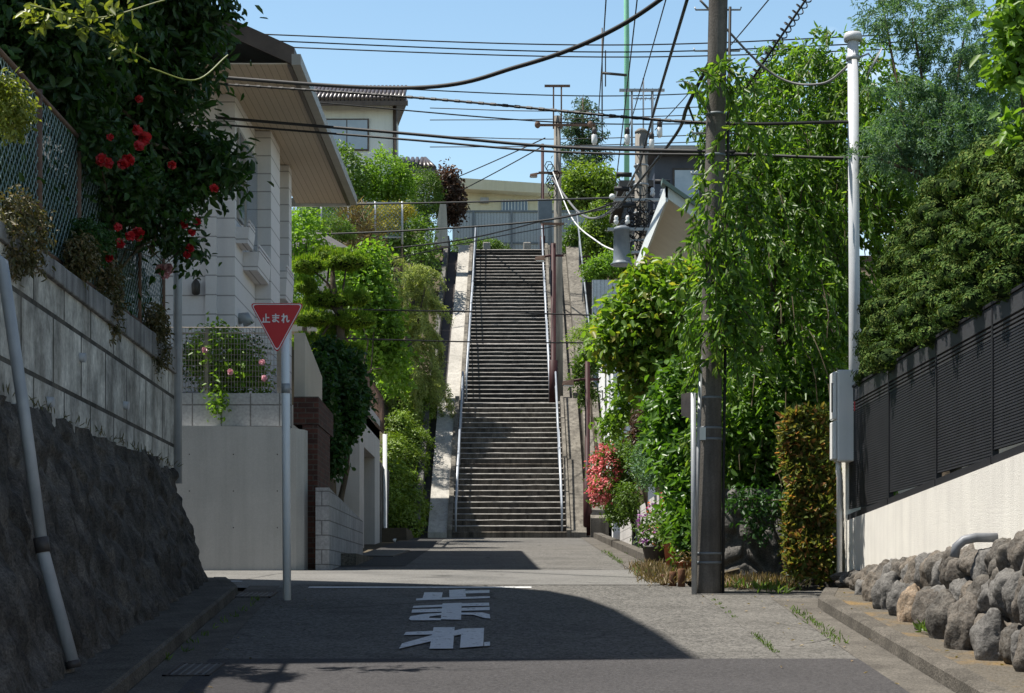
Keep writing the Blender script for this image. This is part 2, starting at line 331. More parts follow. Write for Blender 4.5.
def needles(name, g, blobs, nc, per, cr, L, W, mat, parent=None, shell=.7, lump=.2, flat=1.0, up=.8, **tg):
    c, o = blob_pts(g, blobs, nc, shell, lump)
    d = nrm(np.repeat(o, per, 0) * .9 + np.array([0, 0, up]) + g.normal(size=(nc * per, 3)) * .6)
    p = np.repeat(c, per, 0) + g.normal(size=(nc * per, 3)) * cr * np.array([1, 1, flat])
    n = g.normal(size=p.shape)
    return leaf_mesh(name, p, d, n, L * g.uniform(.7, 1.2, len(p)), W, mat, parent, .1, .05, **tg)
def strands(g, starts, length, step, gdir, spread=.35):
    """Hanging or arching twigs: returns leaf bases, leaf directions and the twig polylines."""
    pos = []; dr = []; lines = []
    for s0, L, d0 in zip(starts, length, gdir):
        p = np.array(s0, float); v = np.array(d0, float); line = [p.copy()]
        for k in range(max(2, int(L / step))):
            v = v + np.array([0, 0, -.16]) + g.normal(size=3) * .07; v /= np.linalg.norm(v); p = p + v * step; line.append(p.copy())
            for q in range(2):
                pos.append(p + g.normal(size=3) * step * .3); dr.append(v * .7 + g.normal(size=3) * spread + np.array([0, 0, -.25]))
        lines.append(line)
    return np.array(pos), np.array(dr), lines
def limbs(g, mb, base, targets, r0, r1=.012, bend=.25, n=7):
    base = Vector(base)
    for t in targets:
        t = Vector(t); mid = base.lerp(t, .5) + Vector(g.normal(size=3) * bend * .4); q = base.lerp(t, .25) + Vector((0, 0, (t - base).length * .1))
        mb.tube([base, q, mid, t], [r0, r0 * .75, r0 * .5, r1], n)
def tree(name, label, cat, base, trunk_top, r, g, targets, bark='bark', group=None):
    t = T(name, label, cat, base, group); mb = MB(); b = Vector(base); tt = Vector(trunk_top)
    a1 = b.lerp(tt, .33) + Vector((g.normal() * .05, 0, 0)); a2 = b.lerp(tt, .66) + Vector((g.normal() * .07, 0, 0))
    mb.tube([b - Vector((0, 0, .1)), b + Vector((0, 0, .12)), a1, a2, tt], [r * 1.5, r * 1.15, r * .9, r * .75, r * .5], 10)
    limbs(g, mb, a2, targets[:len(targets) // 2], r * .45); limbs(g, mb, tt, targets[len(targets) // 2:], r * .4)
    mb.build('trunk', bark, t); return t
def ico(mb, c, r, sub=2, amp=.2, fr=1.2, seed=0, mi=0):
    bm = bmesh.new(); bmesh.ops.create_icosphere(bm, subdivisions=sub, radius=1.0); c = Vector(c); r = Vector(r)
    idx = []
    for v in bm.verts:
        u = v.co.normalized(); k = 1 + amp * noise.noise(u * fr + Vector((seed * 3.7, seed * 1.3, 0))) + amp * .4 * noise.noise(u * fr * 3 + Vector((seed, 9, 0)))
        idx.append(c + Vector((u.x * r.x, u.y * r.y, u.z * r.z)) * k)
    i = mb.pts(idx)
    for f in bm.faces: mb.face([i[v.index] for v in f.verts], mi, True)
    bm.free(); return mb
# ================================================================== THE SETTING
def gz(Y):
    if Y < -30: return -2.466
    if Y < 20: return .0822 * Y
    if Y < 22: t = (Y - 20) / 2; return 1.644 + .0822 * (Y - 20) - (.0822 - .051) * 2 * t * t / 2
    return min(1.644 + .0666 * 2 + .051 * (Y - 22), 2.95)
ST = [(45, 2.95), (51.6, 7.0), (52.8, 7.0), (66.2, 14.18)]
def stz(Y):
    if Y <= 45: return gz(Y)
    for (a, za), (b, zb) in zip(ST, ST[1:]):
        if Y <= b: return za + (zb - za) * (Y - a) / (b - a)
    return 14.18
def terr(X, Y):
    if Y > 67.2: return 14.14
    c = gz(Y) - .03 if Y < 44.9 else stz(Y) - .75
    if X < -4.1 and Y < 20.0: return 4.1
    if 24.75 < Y < 42:
        if X < -3.05 and (Y < 30 or X < -3.5): return 3.85
        if X < -2.6: return 2.72 if 25.4 < Y < 30 else c
    if Y >= 42 and X < -2.45:
        b = stz(max(Y, 45)) + .15
        if X > -3.3: return b
        if X > -4.35: return b + .7
        return max(b, 6.5 if Y < 48.5 else 9.5 if Y < 53 else 11.5 if Y < 62 else 14.1)
    if X > 3.85 and Y < 20.2: return 2.3
    if X > 2.6 and 20.9 < Y <= 27: return 2.6
    if X > 2.75 and 27 < Y <= 46: return 3.1
    if X > 2.4 and Y > 46: return max(3.1, stz(Y - 1.0) - .6)
    return c
def axis(coarse, breaks): return sorted(set(coarse) | {b - .02 for b in breaks} | {b + .02 for b in breaks})
xs = axis([-900, -300, -90, -40, -20, -12, -9, -7, -6, -5, -4.3, -2, -1, 0, 1, 2, 3.4, 4.5, 6, 9, 14, 25, 50, 120, 400, 900], [-4.1, -3.5, -4.35, -3.05, -2.6, -2.45, -3.3, 2.4, 2.6, 2.75, 3.85])
ys = axis([-200, -60, -30, -15, -5, 0, 5, 10, 14, 17, 21, 22, 23, 30, 33, 38, 43, 44, 47, 47, 50, 54, 56, 58, 60, 62, 64, 66, 69, 75, 90, 130, 300, 900, 1800], [20.0, 20.2, 20.9, 24.75, 25.4, 27, 30, 42, 44.9, 45, 46, 48.5, 62, 51.6, 52.8, 53, 67.2])
gm = MB(); gm.grid([[(x, y, terr(x, y)) for x in xs] for y in ys], sm=False); S(gm, 'ground', 'earth')
def strip(name, mat, ya, yb, xa, xb, dz, step=.5):
    fa = xa if callable(xa) else (lambda y: xa); fb = xb if callable(xb) else (lambda y: xb)
    n = max(2, int((yb - ya) / step)); mb = MB(); rows = []
    for i in range(n + 1):
        y = ya + (yb - ya) * i / n; a, b = fa(y), fb(y)
        rows.append([(a + (b - a) * k / 8, y, gz(y) + dz) for k in range(9)])
    mb.grid(rows); return S(mb, name, mat)
kl = lambda y: -2.97 + .055 * (20 - y) if y > 0 else -1.87
kr = lambda y: 2.9 + .02 * (y - 11.8) if y > 0 else 2.66
# one main sheet of the old street surface, then what is laid on it
strip('road', 'asphalt_old', -25, 21.2, lambda y: kl(y) + .33, 2.05, .004)
strip('road_patch', 'asphalt_new', -25, 13.62, lambda y: kl(y) + .33, lambda y: 2.6 + .01 * (y - 11.8), .012)
strip('road_shoulder', 'asphalt_strip', 13.62, 20.75, 2.05, lambda y: 2.78 + max(0, min(1, (y - 18.2) / .5)) * .8, .006)
strip('crossing_road', 'asphalt_lane', 20.75, 24.75, -45, 2.3, .010)
strip('lane', 'asphalt_old', 24.75, 45.0, -2.62, 1.9, .004)
strip('lane_apron', 'asphalt_dark', 26.0, 44.6, -2.62, lambda y: -1.55 - .006 * (y - 26), .009)
strip('gutter', 'gutter', -25, 18.9, lambda y: kr(y) - .32, lambda y: kr(y) + max(0, min(1, (y - 17.8) / .6)) * .3, .010)
strip('crossing_road', 'asphalt_lane', 20.3, 20.8, -45, -2.5, .0075)
strip('gutter', 'gutter', -25, 20.6, lambda y: kl(y), lambda y: kl(y) + .35, .010)
# kerbs and pavements
def kerbs(name, side, ya, yb, f, w, h, mat):
    mb = MB(); n = 40; prof = []
    for i in range(n + 1):
        y = ya + (yb - ya) * i / n; x = f(y); z = gz(y)
        x += side * max(0, (y - (yb - .8))) ** 2 * .35
        prof.append([(x, y, z - .1), (x + side * .015, y, z + h - .02), (x + side * .035, y, z + h), (x + side * w, y, z + h), (x + side * w, y, z - .1)])
    mb.grid(prof, sm=False); mb.face([0, 1, 2, 3, 4]); k = len(mb.v); mb.face([k - 1, k - 2, k - 3, k - 4, k - 5])
    return S(mb, name, mat)
kerbs('kerb', 1, -25, 18.95, kr, .17, .12, 'kerb')
kerbs('kerb', -1, -25, 20.45, kl, .17, .12, 'kerb')
strip('pavement', 'pavement', -25, 18.9, lambda y: kr(y) + .17 + max(0, y - 18.1) ** 2 * .35, 3.72, .116)
strip('pavement', 'kerb', -25, 20.4, -4.0, lambda y: kl(y) - .17 - max(0, y - 19.6) ** 2 * .35, .118)
strip('path_edge', 'gutter', 22.6, 45, lambda y: 1.62 + .004 * (y - 22), lambda y: 2.02, .012)

# painted stop marking, traced on the road plane (zoomed photo pixels -> road)
def road_pt(zx, zy, dz):
    px, py = 390 + zx / 8.664, 580 + zy / 8.664
    Y = 1.65 * F / (py - 442.0); return ((px - CX) * Y / F, Y, gz(Y) + dz)
wm = surf('road_paint', (.7, .71, .71), (.78, .79, .79), 9, .8, .5, 60, .3, pos=True, speck=(60, (.3, .3, .3), .3), wear=(.12, .118, .115))
M['road_paint'] = wm
mk = MB()
SH = [[(298, 113), (457, 113), (447, 164), (282, 164)], [(228, 168), (282, 164), (865, 147), (866, 163), (225, 184)], [(512, 95), (652, 87), (658, 152), (515, 156)], [(652, 100), (862, 94), (862, 119), (656, 125)],
      [(203, 233), (455, 222), (455, 241), (196, 251)], [(622, 211), (858, 206), (860, 232), (622, 236)], [(192, 266), (455, 257), (455, 286), (186, 294)], [(618, 253), (863, 244), (864, 272), (618, 278)],
      [(455, 214), (622, 208), (615, 356), (440, 352)], [(164, 350), (176, 326), (300, 306), (447, 296), (446, 316), (345, 328), (338, 341), (441, 345), (440, 361), (180, 362)], [(617, 296), (800, 294), (862, 310), (870, 346), (820, 343), (720, 314), (617, 312)],
      [(118, 492), (138, 465), (378, 455), (378, 486)], [(378, 424), (560, 424), (545, 611), (342, 612)], [(78, 612), (104, 566), (368, 492), (360, 546)], [(556, 454), (620, 440), (625, 487), (556, 500)], [(620, 438), (815, 432), (808, 591), (605, 606)], [(816, 558), (866, 554), (866, 588), (816, 592)]]
for k, s in enumerate(SH): mk.poly([road_pt(x, y, .009 + .0006 * k) for x, y in s][::-1])
S(mk, 'road_marking', 'road_paint')
sl = MB(); sl.grid([[(x, 20.28 + .05 * (0 if x < -1.2 else .5) + dy, gz(20.3 + dy) + .008) for x in (-2.3, -1.6, -.8, 0, .22)] for dy in (0, .17)]); S(sl, 'stop_line', 'road_paint')
sl = MB(); sl.grid([[(x, y, gz(y) + .014) for x in (-6, -4.5, -3.2)] for y in (21.3, 21.42)]); S(sl, 'edge_line', 'road_paint')

# drain gratings
def grate(name, label, x0, x1, y0, y1):
    t = T(name, label, 'drain grate', ((x0 + x1) / 2, (y0 + y1) / 2, gz(y0)))
    fr = MB(); h = lambda y, d: gz(y) + d
    for a, b, c, d in ((x0, x1, y0, y0 + .03), (x0, x1, y1 - .03, y1), (x0, x0 + .03, y0, y1), (x1 - .03, x1, y0, y1)):
        fr.hexa([(a, c, h(c, -.03)), (b, c, h(c, -.03)), (b, d, h(d, -.03)), (a, d, h(d, -.03)), (a, c, h(c, .02)), (b, c, h(c, .02)), (b, d, h(d, .02)), (a, d, h(d, .02))])
    fr.build('frame', 'dark_iron', t)
    br = MB(); n = int((x1 - x0) / .05)
    for i in range(1, n):
        x = x0 + (x1 - x0) * i / n; br.hexa([(x - .008, y0, h(y0, -.03)), (x + .008, y0, h(y0, -.03)), (x + .008, y1, h(y1, -.03)), (x - .008, y1, h(y1, -.03)), (x - .008, y0, h(y0, .018)), (x + .008, y0, h(y0, .018)), (x + .008, y1, h(y1, .018)), (x - .008, y1, h(y1, .018))])
    br.build('grid_bar', 'grate_steel', t)
    p = MB(); p.poly([(x0 + .03, y0 + .03, h(y0, .0135)), (x1 - .03, y0 + .03, h(y0, .0135)), (x1 - .03, y1 - .03, h(y1, .0135)), (x0 + .03, y1 - .03, h(y1, .0135))]); p.build('sump', 'dark_iron', t)
grate('drain_grate', 'steel drain grating in the left gutter nearest the leaning grey pipe', -2.45, -2.12, 12.6, 13.3)
grate('drain_grate', 'steel drain grating at the foot of the stop sign by the kerb corner', -2.98, -2.55, 19.0, 19.6)

# ------------------------------------------------------------------ the staircase
SX0, SX1 = -1.45, 1.30
FL = [(45.0, 2.95, 12, .25, .162, 48.4), (48.4, 4.894, 13, .25, .162, 52.8), (52.8, 7.0, 15, .27, .1595, 57.6), (57.6, 9.3925, 15, .27, .1595, 62.4), (62.4, 11.785, 15, .27, .1595, 68.0)]
stair = T('stone_staircase', 'long worn concrete staircase climbing the hill at the end of the street', 'staircase', (0, 45, 2.95))
for y0, z0, n, t_, r_, yend in FL:
    mb = MB(); g = np.random.default_rng(int(y0 * 10))
    sx0, sx1 = (-1.5, 1.36) if y0 < 52 else (-1.42, 1.2)
    for i in range(n):
        y = y0 + i * t_; z = z0 + i * r_; yn = y0 + (i + 1) * t_ if i < n - 1 else yend
        js = g.normal(size=9) * .004 * (g.random(9) < .6); xs_ = [sx0 + (sx1 - sx0) * k / 8 for k in range(9)]
        L = lambda yy, zz: [(x, yy + j * .6, zz + j) for x, j in zip(xs_, js)]
        rows = [[(x, y, z - .02) for x in xs_], [(x, y, z + r_ - .036) for x in xs_], L(y - .012, z + r_ - .03), L(y - .012, z + r_ - .021), L(y + .012, z + r_), [(x, yn, z + r_) for x in xs_]]
        mb.grid(rows[:2], 0, False); mb.grid(rows[1:5], 1 if g.random() > .1 else 0, False); mb.grid(rows[4:], 0, False)
    mb.build('flight', ['step_concrete_lit' if y0 < 52 else 'step_dark', 'nosing'], stair)
def ramp(name, mat, x0, x1, pts, dz, depth=.9, parent=stair, lab=None):
    mb = MB()
    for (ya, za), (yb, zb) in zip(pts, pts[1:]):
        n = max(1, int((yb - ya) / 1.2))
        for k in range(n):
            a, b = ya + (yb - ya) * k / n, ya + (yb - ya) * (k + 1) / n - .012
            A, B = za + (zb - za) * k / n + dz, za + (zb - za) * (k + 1) / n + dz
            mb.hexa([(x0, a, A - depth), (x1, a, A - depth), (x1, b, B - depth), (x0, b, B - depth), (x0, a, A), (x1, a, A), (x1, b, B), (x0, b, B)])
    return mb.build(name, mat, parent, lab)
LP = [(45, 3.05), (51.5, 7.1)]; UP = [(52.8, 7.12), (66.2, 14.3), (67.6, 14.3)]
for pts, a, b, w_ in ((LP, -1.505, 1.365, 0), (UP, -1.425, 1.205, .07)):
    ramp('stringer', 'old_concrete', a - .12, a, pts, .10); ramp('stringer', 'old_concrete', b, b + .1, pts, .10)
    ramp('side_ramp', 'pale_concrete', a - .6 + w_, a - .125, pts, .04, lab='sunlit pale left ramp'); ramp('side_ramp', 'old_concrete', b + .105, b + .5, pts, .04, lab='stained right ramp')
    ramp('side_channel', 'dark_iron', -2.3, a - .605 + w_, pts, -.22); ramp('side_channel', 'old_concrete', b + .505, 1.96, pts, -.15)  # left channel given a dark tone for the shade it lies in
mb = MB(); mb.box(-2.55, -2.06, 51.6, 51.8, 6.0, 7.75); mb.box(-2.3, -2.2, 51.55, 51.6, 6.8, 8.6); mb.build('landing_block', 'old_concrete', stair)  # low block added to make the grey shadow where the upper ramp starts
mb = MB(); mb.box(1.75, 2.0, 51.55, 51.75, 6.2, 7.3); mb.build('landing_block', 'old_concrete', stair)
def handrail(label, x, segs):
    t = T('handrail', label, 'handrail', (x, segs[0][0][0], segs[0][0][1]), 'handrails of the staircase')
    for pts in segs:
        mb = MB(); mm = MB()
        top = [(x, y, z + .85) for y, z in pts]; mid = [(x, y, z + .45) for y, z in pts]
        mb.tube([(x, pts[0][0], pts[0][1])] + top + [(x, pts[-1][0], pts[-1][1])], .026, 8); mb.build('rail', 'rail', t)
        mm.tube(mid, .02, 6); mm.build('mid_rail', 'rail', t)
        n = max(2, int((pts[-1][0] - pts[0][0]) / 1.6))
        for k in range(1, n):
            y = pts[0][0] + (pts[-1][0] - pts[0][0]) * k / n
            for (ya, za), (yb, zb) in zip(pts, pts[1:]):
                if ya <= y <= yb: z = za + (zb - za) * (y - ya) / (yb - ya)
            p = MB(); p.tube([(x, y, z - .05), (x, y, z + .85)], .022, 6); p.build('post', 'rail', t)
lo = [[(45.1, 2.98), (48.3, 5.1)], [(48.35, 5.0), (51.6, 7.05), (52.3, 7.05)]]
up = [[(52.9, 7.2), (57.2, 9.4)], [(57.3, 9.4), (62.0, 11.8)], [(62.1, 11.8), (66.3, 14.2), (67.4, 14.2)]]
handrail('steel handrail on the left of the lowest stair flights', -1.41, lo)
handrail('steel handrail on the right of the lowest stair flights', 1.25, lo)
handrail('steel handrail on the left of the upper stairs above the landing', -1.34, up)
handrail('steel handrail on the right of the upper stairs above the landing', 1.1, up)
def slopewall(name, label, mat, x0, x1, pts, dz, depth=2.5, cat='retaining wall'):
    o = ramp(name, mat, x0, x1, pts, dz, depth, None); tag(o, label, cat); return o
LP = [(45, 3.05), (51.5, 7.1), (52.7, 7.1)]
slopewall('retaining_wall', 'dark low retaining wall under the clipped azaleas left of the stairs', 'stone_wall', -2.46, -2.31, LP + UP[1:], .38)  # the wall's shade is put into a dark stone tone
slopewall('retaining_wall', 'stained broad concrete retaining wall right of the stairs behind the maroon lamp post', 'old_concrete', 1.97, 2.42, [(45.05, 3.2), (51.5, 7.2), (53, 7.3), (67, 14.6)], .25)
ft = T('pipe_railing', 'thin grey pipe railing on the concrete slope right of the upper stairs', 'railing', (2.3, 55, 8.3))
mb = MB(); q = [(2.36, 54, 8.3), (2.36, 54, 9.2), (2.36, 66, 15.6), (2.36, 66, 14.5)]; mb.tube(q, .028, 6); mb.build('rail', 'tank', ft)
for y in (57, 60, 63):
    p = MB(); p.tube([(2.36, y, stz(y) + .4), (2.36, y, 9.2 + (y - 54) * 6.4 / 12)], .024, 6); p.build('post', 'tank', ft)

# ================================================================== LEFT RETAINING WALL
wx = lambda y: -3.8 + .03 * (20.2 - y)
fx = lambda y: -3.35 + .053 * (20.4 - y)
rows = []; NZ = 60; g = np.random.default_rng(5)
yy = np.concatenate([np.linspace(4, 10, 16), np.linspace(10.1, 20.35, 260)])
for k in range(NZ + 1):
    row = []
    for y in yy:
        t = k / NZ; x = fx(y) + (wx(y) + .03 - fx(y)) * (t ** .85); zb = gz(y) + .02; zt = 3.02 + .06 * noise.noise(Vector((y * .9, 0, 3)))
        z = zb + (zt - zb) * t
        p = Vector((y * 1.5, z * 2.6, 0)); c_ = noise.voronoi(Vector((y * 2.4 + .5 * noise.noise(p), z * 1.7 - y * .5, 2)))[0]; d = .03 * (1 - abs(noise.noise(p)) * 2) + min(.06, (c_[1] - c_[0]) * .2) - .05 + .035 * noise.noise(Vector((y * 4.2, z * 2.2, 3))) + .05 * noise.noise(Vector((y * 11, z * 6, 9))) + .025 * noise.noise(Vector((y * 24, z * 15, 4)))
        endf = max(0, y - 19.9) / .45
        row.append((x + d * .9 - endf * .18, y, z + .05 * noise.noise(p * 2)))
    rows.append(row)
rw = T('rock_wall', 'dark rough rock faced embankment leaning at the left kerb', 'retaining wall', (-3.5, 12, 1))
mb = MB(); mb.grid(rows); last = [r[-1] for r in rows]; mb.grid([[p, (-4.3, 20.3, p[2])] for p in last], sm=False); mb.build('rock_face', 'rock_face', rw)
bw = T('block_wall', 'grey weathered concrete block wall on the left rock embankment', 'wall', (-3.8, 14, 3))
mb = MB(); mb.grid([[(wx(y), y, z) for y in np.linspace(2, 20.25, 30)] for z in (2.85, 4.12 )], sm=False); mb.grid([[(wx(20.25), 20.25, z), (-4.3, 20.25, z)] for z in (2.7, 4.12)], sm=False); mb.build('blockwork', 'panel_block', bw)
mb = MB()
for i in range(22):
    a, b = 2 + i * .83, 2 + i * .83 + .822
    if b > 20.3: b = 20.3
    zt = lambda y: 4.36 - .02 * (20.2 - y) * (1 if y > 8 else .6); s = .004 * (i % 3)
    mb.hexa([(wx(a) - .3, a, 4.08), (wx(a) + .035 + s, a, 4.08), (wx(b) + .035 + s, b, 4.08), (wx(b) - .3, b, 4.08), (wx(a) - .3, a, zt(a)), (wx(a) + .035 + s, a, zt(a)), (wx(b) + .035 + s, b, zt(b)), (wx(b) - .3, b, zt(b))])
mb.build('coping', 'coping', bw, bevel=.012)
for y, z in ((15.2, 3.62), (17.2, 3.42), (14.0, 3.12)): mb = MB(); mb.tube([(wx(y) - .05, y, z), (wx(y) + .05, y, z - .01)], .04, 10); mb.build('weep_pipe', 'pvc', bw)
cp = MB(); cp.tube([(-3.77, 20.3, 2.85), (-3.77, 20.3, 5.2), (-3.77, 20.3, 6.3)], .05, 10); cp.build('corner_pipe', 'pvc', label='pale upright pipe at the far corner of the left block wall', cat='pipe')
dp = T('drain_pipe', 'grey plastic drain pipe leaning down the left embankment', 'pipe', (-3.12, 12.85, 1.1))
mb = MB(); top = P(2, 262, 11.9); mid = P(42, 545, 11.9); bot = P(74, 668, 11.95)
mb.tube([top + Vector((-.25, .0, .02)), top + Vector((-.04, 0, .03)), top, top.lerp(mid, .5) + Vector((.005, 0, 0)), mid], .04, 14); mb.build('upper_pipe', 'pvc', dp)
mb = MB(); mb.tube([mid, mid + Vector((.0, 0, -.03)), bot], .044, 14); mb.build('lower_pipe', 'pvc', dp)
mb = MB(); mb.tube([mid + Vector((-.01, 0, .05)), mid + Vector((.008, .0, -.05))], .05, 14); mb.build('pipe_collar', 'dark_iron', dp); mb = MB(); mb.tube([bot + Vector((-.01, 0, .05)), bot], .048, 14); mb.build('pipe_collar', 'dark_iron', dp)
# chain-link fence on the wall
def chainlink(label, A, B, z0, z1, step, wire, npost, mat, postmat='rust', pr=.03, name='chain_link_fence'):
    A = Vector(A); B = Vector(B); t = T(name, label, 'fence', (A + B) / 2); Lh = (B - A).length; H = z1 - z0
    mb = MB(); pt = lambda u, h: A + (B - A) * (u / Lh) + Vector((0, 0, h)); n = int((Lh + H) / step)
    for s_ in (1, -1):
        for i in range(n):
            u0 = i * step - (H if s_ > 0 else 0); a = (u0, 0) if s_ > 0 else (u0, 0); b = (u0 + H, H) if s_ > 0 else (u0 - H, H)
            (ua, ha), (ub, hb) = a, b
            def cut(u, h, u2, h2):
                if u < 0: f = (0 - u) / (u2 - u); return 0, h + (h2 - h) * f
                if u > Lh: f = (Lh - u) / (u2 - u); return Lh, h + (h2 - h) * f
                return u, h
            if max(ua, ub) <= 0 or min(ua, ub) >= Lh: continue
            p = cut(ua, ha, ub, hb); q = cut(ub, hb, ua, ha)
            mb.tube([pt(*p), pt(*q)], wire, 3, cap=False)
    mb.build('wire_mesh', mat, t)
    for i in range(npost):
        u = Lh * i / (npost - 1); p = MB(); p.tube([pt(u, -.15), pt(u, H + .04)], pr, 8); p.build('post', postmat, t)
    p = MB(); p.tube([pt(0, H), pt(Lh, H)], pr * .8, 8); p.build('top_rail', postmat, t)
    p = MB(); p.tube([pt(0, .05), pt(Lh, .05)], pr * .7, 8); p.build('bottom_rail', postmat, t)
    return t
chainlink('greenish chain link fence on rusty posts above the left block wall', (-3.72, 10.2, 4.32), (-3.9, 20.1, 4.4), 0, 1.27, .105, .0045, 8, 'mesh_green')
# house standing out of view above the wall: only its shadow and a bit of its wall reach the photograph
hb = T('apartment_house', 'tall pale house wall half hidden behind the left climbing plants', 'house', (-7, 18, 4.1))
mb = MB(); mb.prism([(-4.6, 14.5, 4.1), (-5.4, 20.3, 4.1), (-11.5, 20.0, 4.1), (-11.2, 13.8, 4.1)], (0, 0, 8.4)); mb.build('wall', 'beige_wall', hb)
mb = MB(); mb.prism([(-3.98, 13.8, 12.5), (-4.06, 15.8, 12.5), (-4.22, 17.9, 12.5), (-4.42, 19.2, 12.5), (-4.75, 20.1, 12.5), (-5.3, 20.65, 12.5), (-6.4, 21.2, 12.5), (-8.6, 22.2, 12.5), (-12.2, 22.4, 12.5), (-11.8, 13.0, 12.5)], (0, 0, .22)); mb.build('roof', 'roof_dark', hb)  # unseen roof outline curved to round off its shadow on the road
for z in (5.4, 8.1):
    mb = MB(); a, b = Vector((-4.59, 14.5, z)), Vector((-5.39, 20.3, z)); d = (b - a).normalized(); q = a + d * 1.6
    mb.prism([q + Vector((.03, 0, 0)), q + d * 1.6 + Vector((.03, 0, 0)), q + d * 1.6 + Vector((.03, 0, 1.3)), q + Vector((.03, 0, 1.3))], (-.06, 0, 0)); mb.build('window', 'glass', hb)

# ================================================================== STOP SIGN
sg = T('stop_sign', 'red triangular stop sign with white Japanese lettering on grey post', 'road sign', (-2.36, 18.7, gz(18.7)))
SY = 18.7; sx = (286.5 - CX) * SY / F; top = E + (HY - 318) * SY / F
mb = MB(); mb.tube([(sx, SY + .05, gz(SY) - .1), (sx - .01, SY + .05, gz(SY) + 1.5), (sx - .02, SY + .05, top + .06)], .043, 14); mb.build('post', 'post_grey', sg)
mb = MB(); mb.tube([(sx - .013, SY + .05, 1.65 + (HY - 388) * SY / F - .05), (sx - .013, SY + .05, 1.65 + (HY - 388) * SY / F + .05)], .046, 14); mb.build('sticker_band', 'galv', sg)
def tri(inset, y, th):
    c = Vector(((277 - CX) * SY / F, 0, E + (HY - 320) * SY / F)); hw = (27.4 * SY / F) ; hz = (50.5 * SY / F); pts = []
    corners = [Vector((-hw, 0, hz / 3)), Vector((hw, 0, hz / 3)), Vector((0, 0, -hz * 2 / 3))]
    k = (hz / 3 - inset) / (hz / 3)
    for i, p in enumerate(corners):
        p = p * k; a = corners[(i - 1) % 3] * k; b = corners[(i + 1) % 3] * k; r = .035 * k
        for s in range(6):
            t = s / 5; u = p + (a - p).normalized() * r * (1 - t) ** 2 * 1.6 + (b - p).normalized() * r * t * t * 1.6; pts.append(u)
    return [(c.x + p.x, y, c.z + p.z) for p in pts]
pl = MB(); pl.prism(tri(0, SY, 0), (0, .012, 0)); plate = pl.build('sign_plate', 'red_plate', sg)
mb = MB(); a = tri(.008, SY - .002, 0); b = tri(.017, SY - .002, 0); n = len(a); ia = mb.pts(a); ib = mb.pts(b)
for k in range(n): mb.face((ia[k], ia[(k + 1) % n], ib[(k + 1) % n], ib[k]))
mb.build('border', 'sign_white', plate)
# lettering as brush strokes, in an em box
STK = [[[(.5, .02), (.5, .88)], [(.5, .42), (.86, .42)], [(.2, .48), (.2, .9)], [(.05, .92), (.97, .92)]],
       [[(.1, .2), (.9, .2)], [(.14, .44), (.86, .44)], [(.5, .02), (.5, .72), (.42, .86), (.24, .88), (.14, .78), (.22, .68), (.4, .68), (.62, .76), (.88, .94)]],
       [[(.26, .02), (.26, .98)], [(.06, .28), (.4, .26), (.08, .78)], [(.3, .5), (.5, .3), (.66, .22), (.72, .36), (.68, .7), (.74, .9), (.84, .9), (.96, .76)]]]
lt = MB(); em = .083; cnt = 0; px0 = (262.0 - CX) * SY / F; zt = E + (HY - 314.0) * SY / F
for ci, chs in enumerate(STK):
    for si, st in enumerate(chs):
        pts = [Vector((px0 + ci * .1015 + x * em, SY - .003 - .0003 * si, zt - y * em * 1.1)) for x, y in st]; w = .0062
        for a, b in zip(pts, pts[1:]):
            d = (b - a).normalized(); nn = Vector((-d.z, 0, d.x)) * w; e = d * w * .8
            cnt += 1; o_ = Vector((0, -.0004 * cnt, 0)); lt.poly([a - e - nn + o_, b + e - nn + o_, b + e + nn + o_, a - e + nn + o_])
lt.build('lettering', 'sign_white', plate)

# ================================================================== RIGHT FRONTAGE
ww = T('white_wall', 'white rendered wall with dark louvred screen set along its top', 'wall', (3.75, 16, 1.5))
mb = MB(); mb.hexa([(3.70, 4, .2), (3.86, 4, .2), (3.86, 20.1, 1.6), (3.70, 20.1, 1.6), (3.70, 4, 2.95), (3.86, 4, 2.95), (3.86, 20.1, 2.41), (3.70, 20.1, 2.41)]); mb.build('wall_face', 'stucco', ww)
mb = MB(); mb.box(3.695, 3.865, 19.95, 20.18, 1.55, 3.2); mb.build('end_pier', 'stucco', ww)
lf = T('louvre_fence', 'dark aluminium louvred privacy screen above the white wall', 'fence', (3.76, 16, 2.6))
zb = lambda y: 2.41 + (20.1 - y) * .0335
edges = [8.2, 10.2, 12.1, 13.95, 15.8, 17.8, 19.95]
for a, b in zip(edges, edges[1:]):
    f = MB(); f.box(3.725, 3.775, a + .004, a + .045, zb(a) + .02, 3.86); f.hexa([(3.72, a + .045, zb(a + .045)), (3.78, a + .045, zb(a + .045)), (3.78, b, zb(b)), (3.72, b, zb(b)), (3.72, a + .045, zb(a) + .07), (3.78, a + .045, zb(a) + .07), (3.78, b, zb(b) + .07), (3.72, b, zb(b) + .07)])
    f.build('panel_frame', 'black_alu', lf)
    s = MB(); z = zb(a) + .06
    while z < 3.60:
        s.hexa([(3.732, a + .046, z), (3.762, a + .046, z), (3.762, b - .001, z), (3.732, b - .001, z), (3.737, a + .046, z + .0235), (3.762, a + .046, z + .0235), (3.762, b - .001, z + .0235), (3.737, b - .001, z + .0235)]); z += .024
    s.build('louvre_panel', 'black_alu', lf)
    bk = MB(); bk.box(3.768, 3.774, a + .046, b - .001, zb(a) + .07, 3.6); bk.build('backing', 'black_alu', lf)
    hd = MB(); hd.box(3.728, 3.77, a + .046, b - .001, 3.71, 3.855)
    for q in range(3): hd.box(3.73, 3.765, a + .046, b - .001, 3.605 + q * .034, 3.622 + q * .034)
    hd.build('header_board', 'alu_header', lf)
cap = MB(); cap.box(3.715, 3.785, 8.2, 19.98, 3.862, 3.885); cap.build('top_rail', 'black_alu', lf)
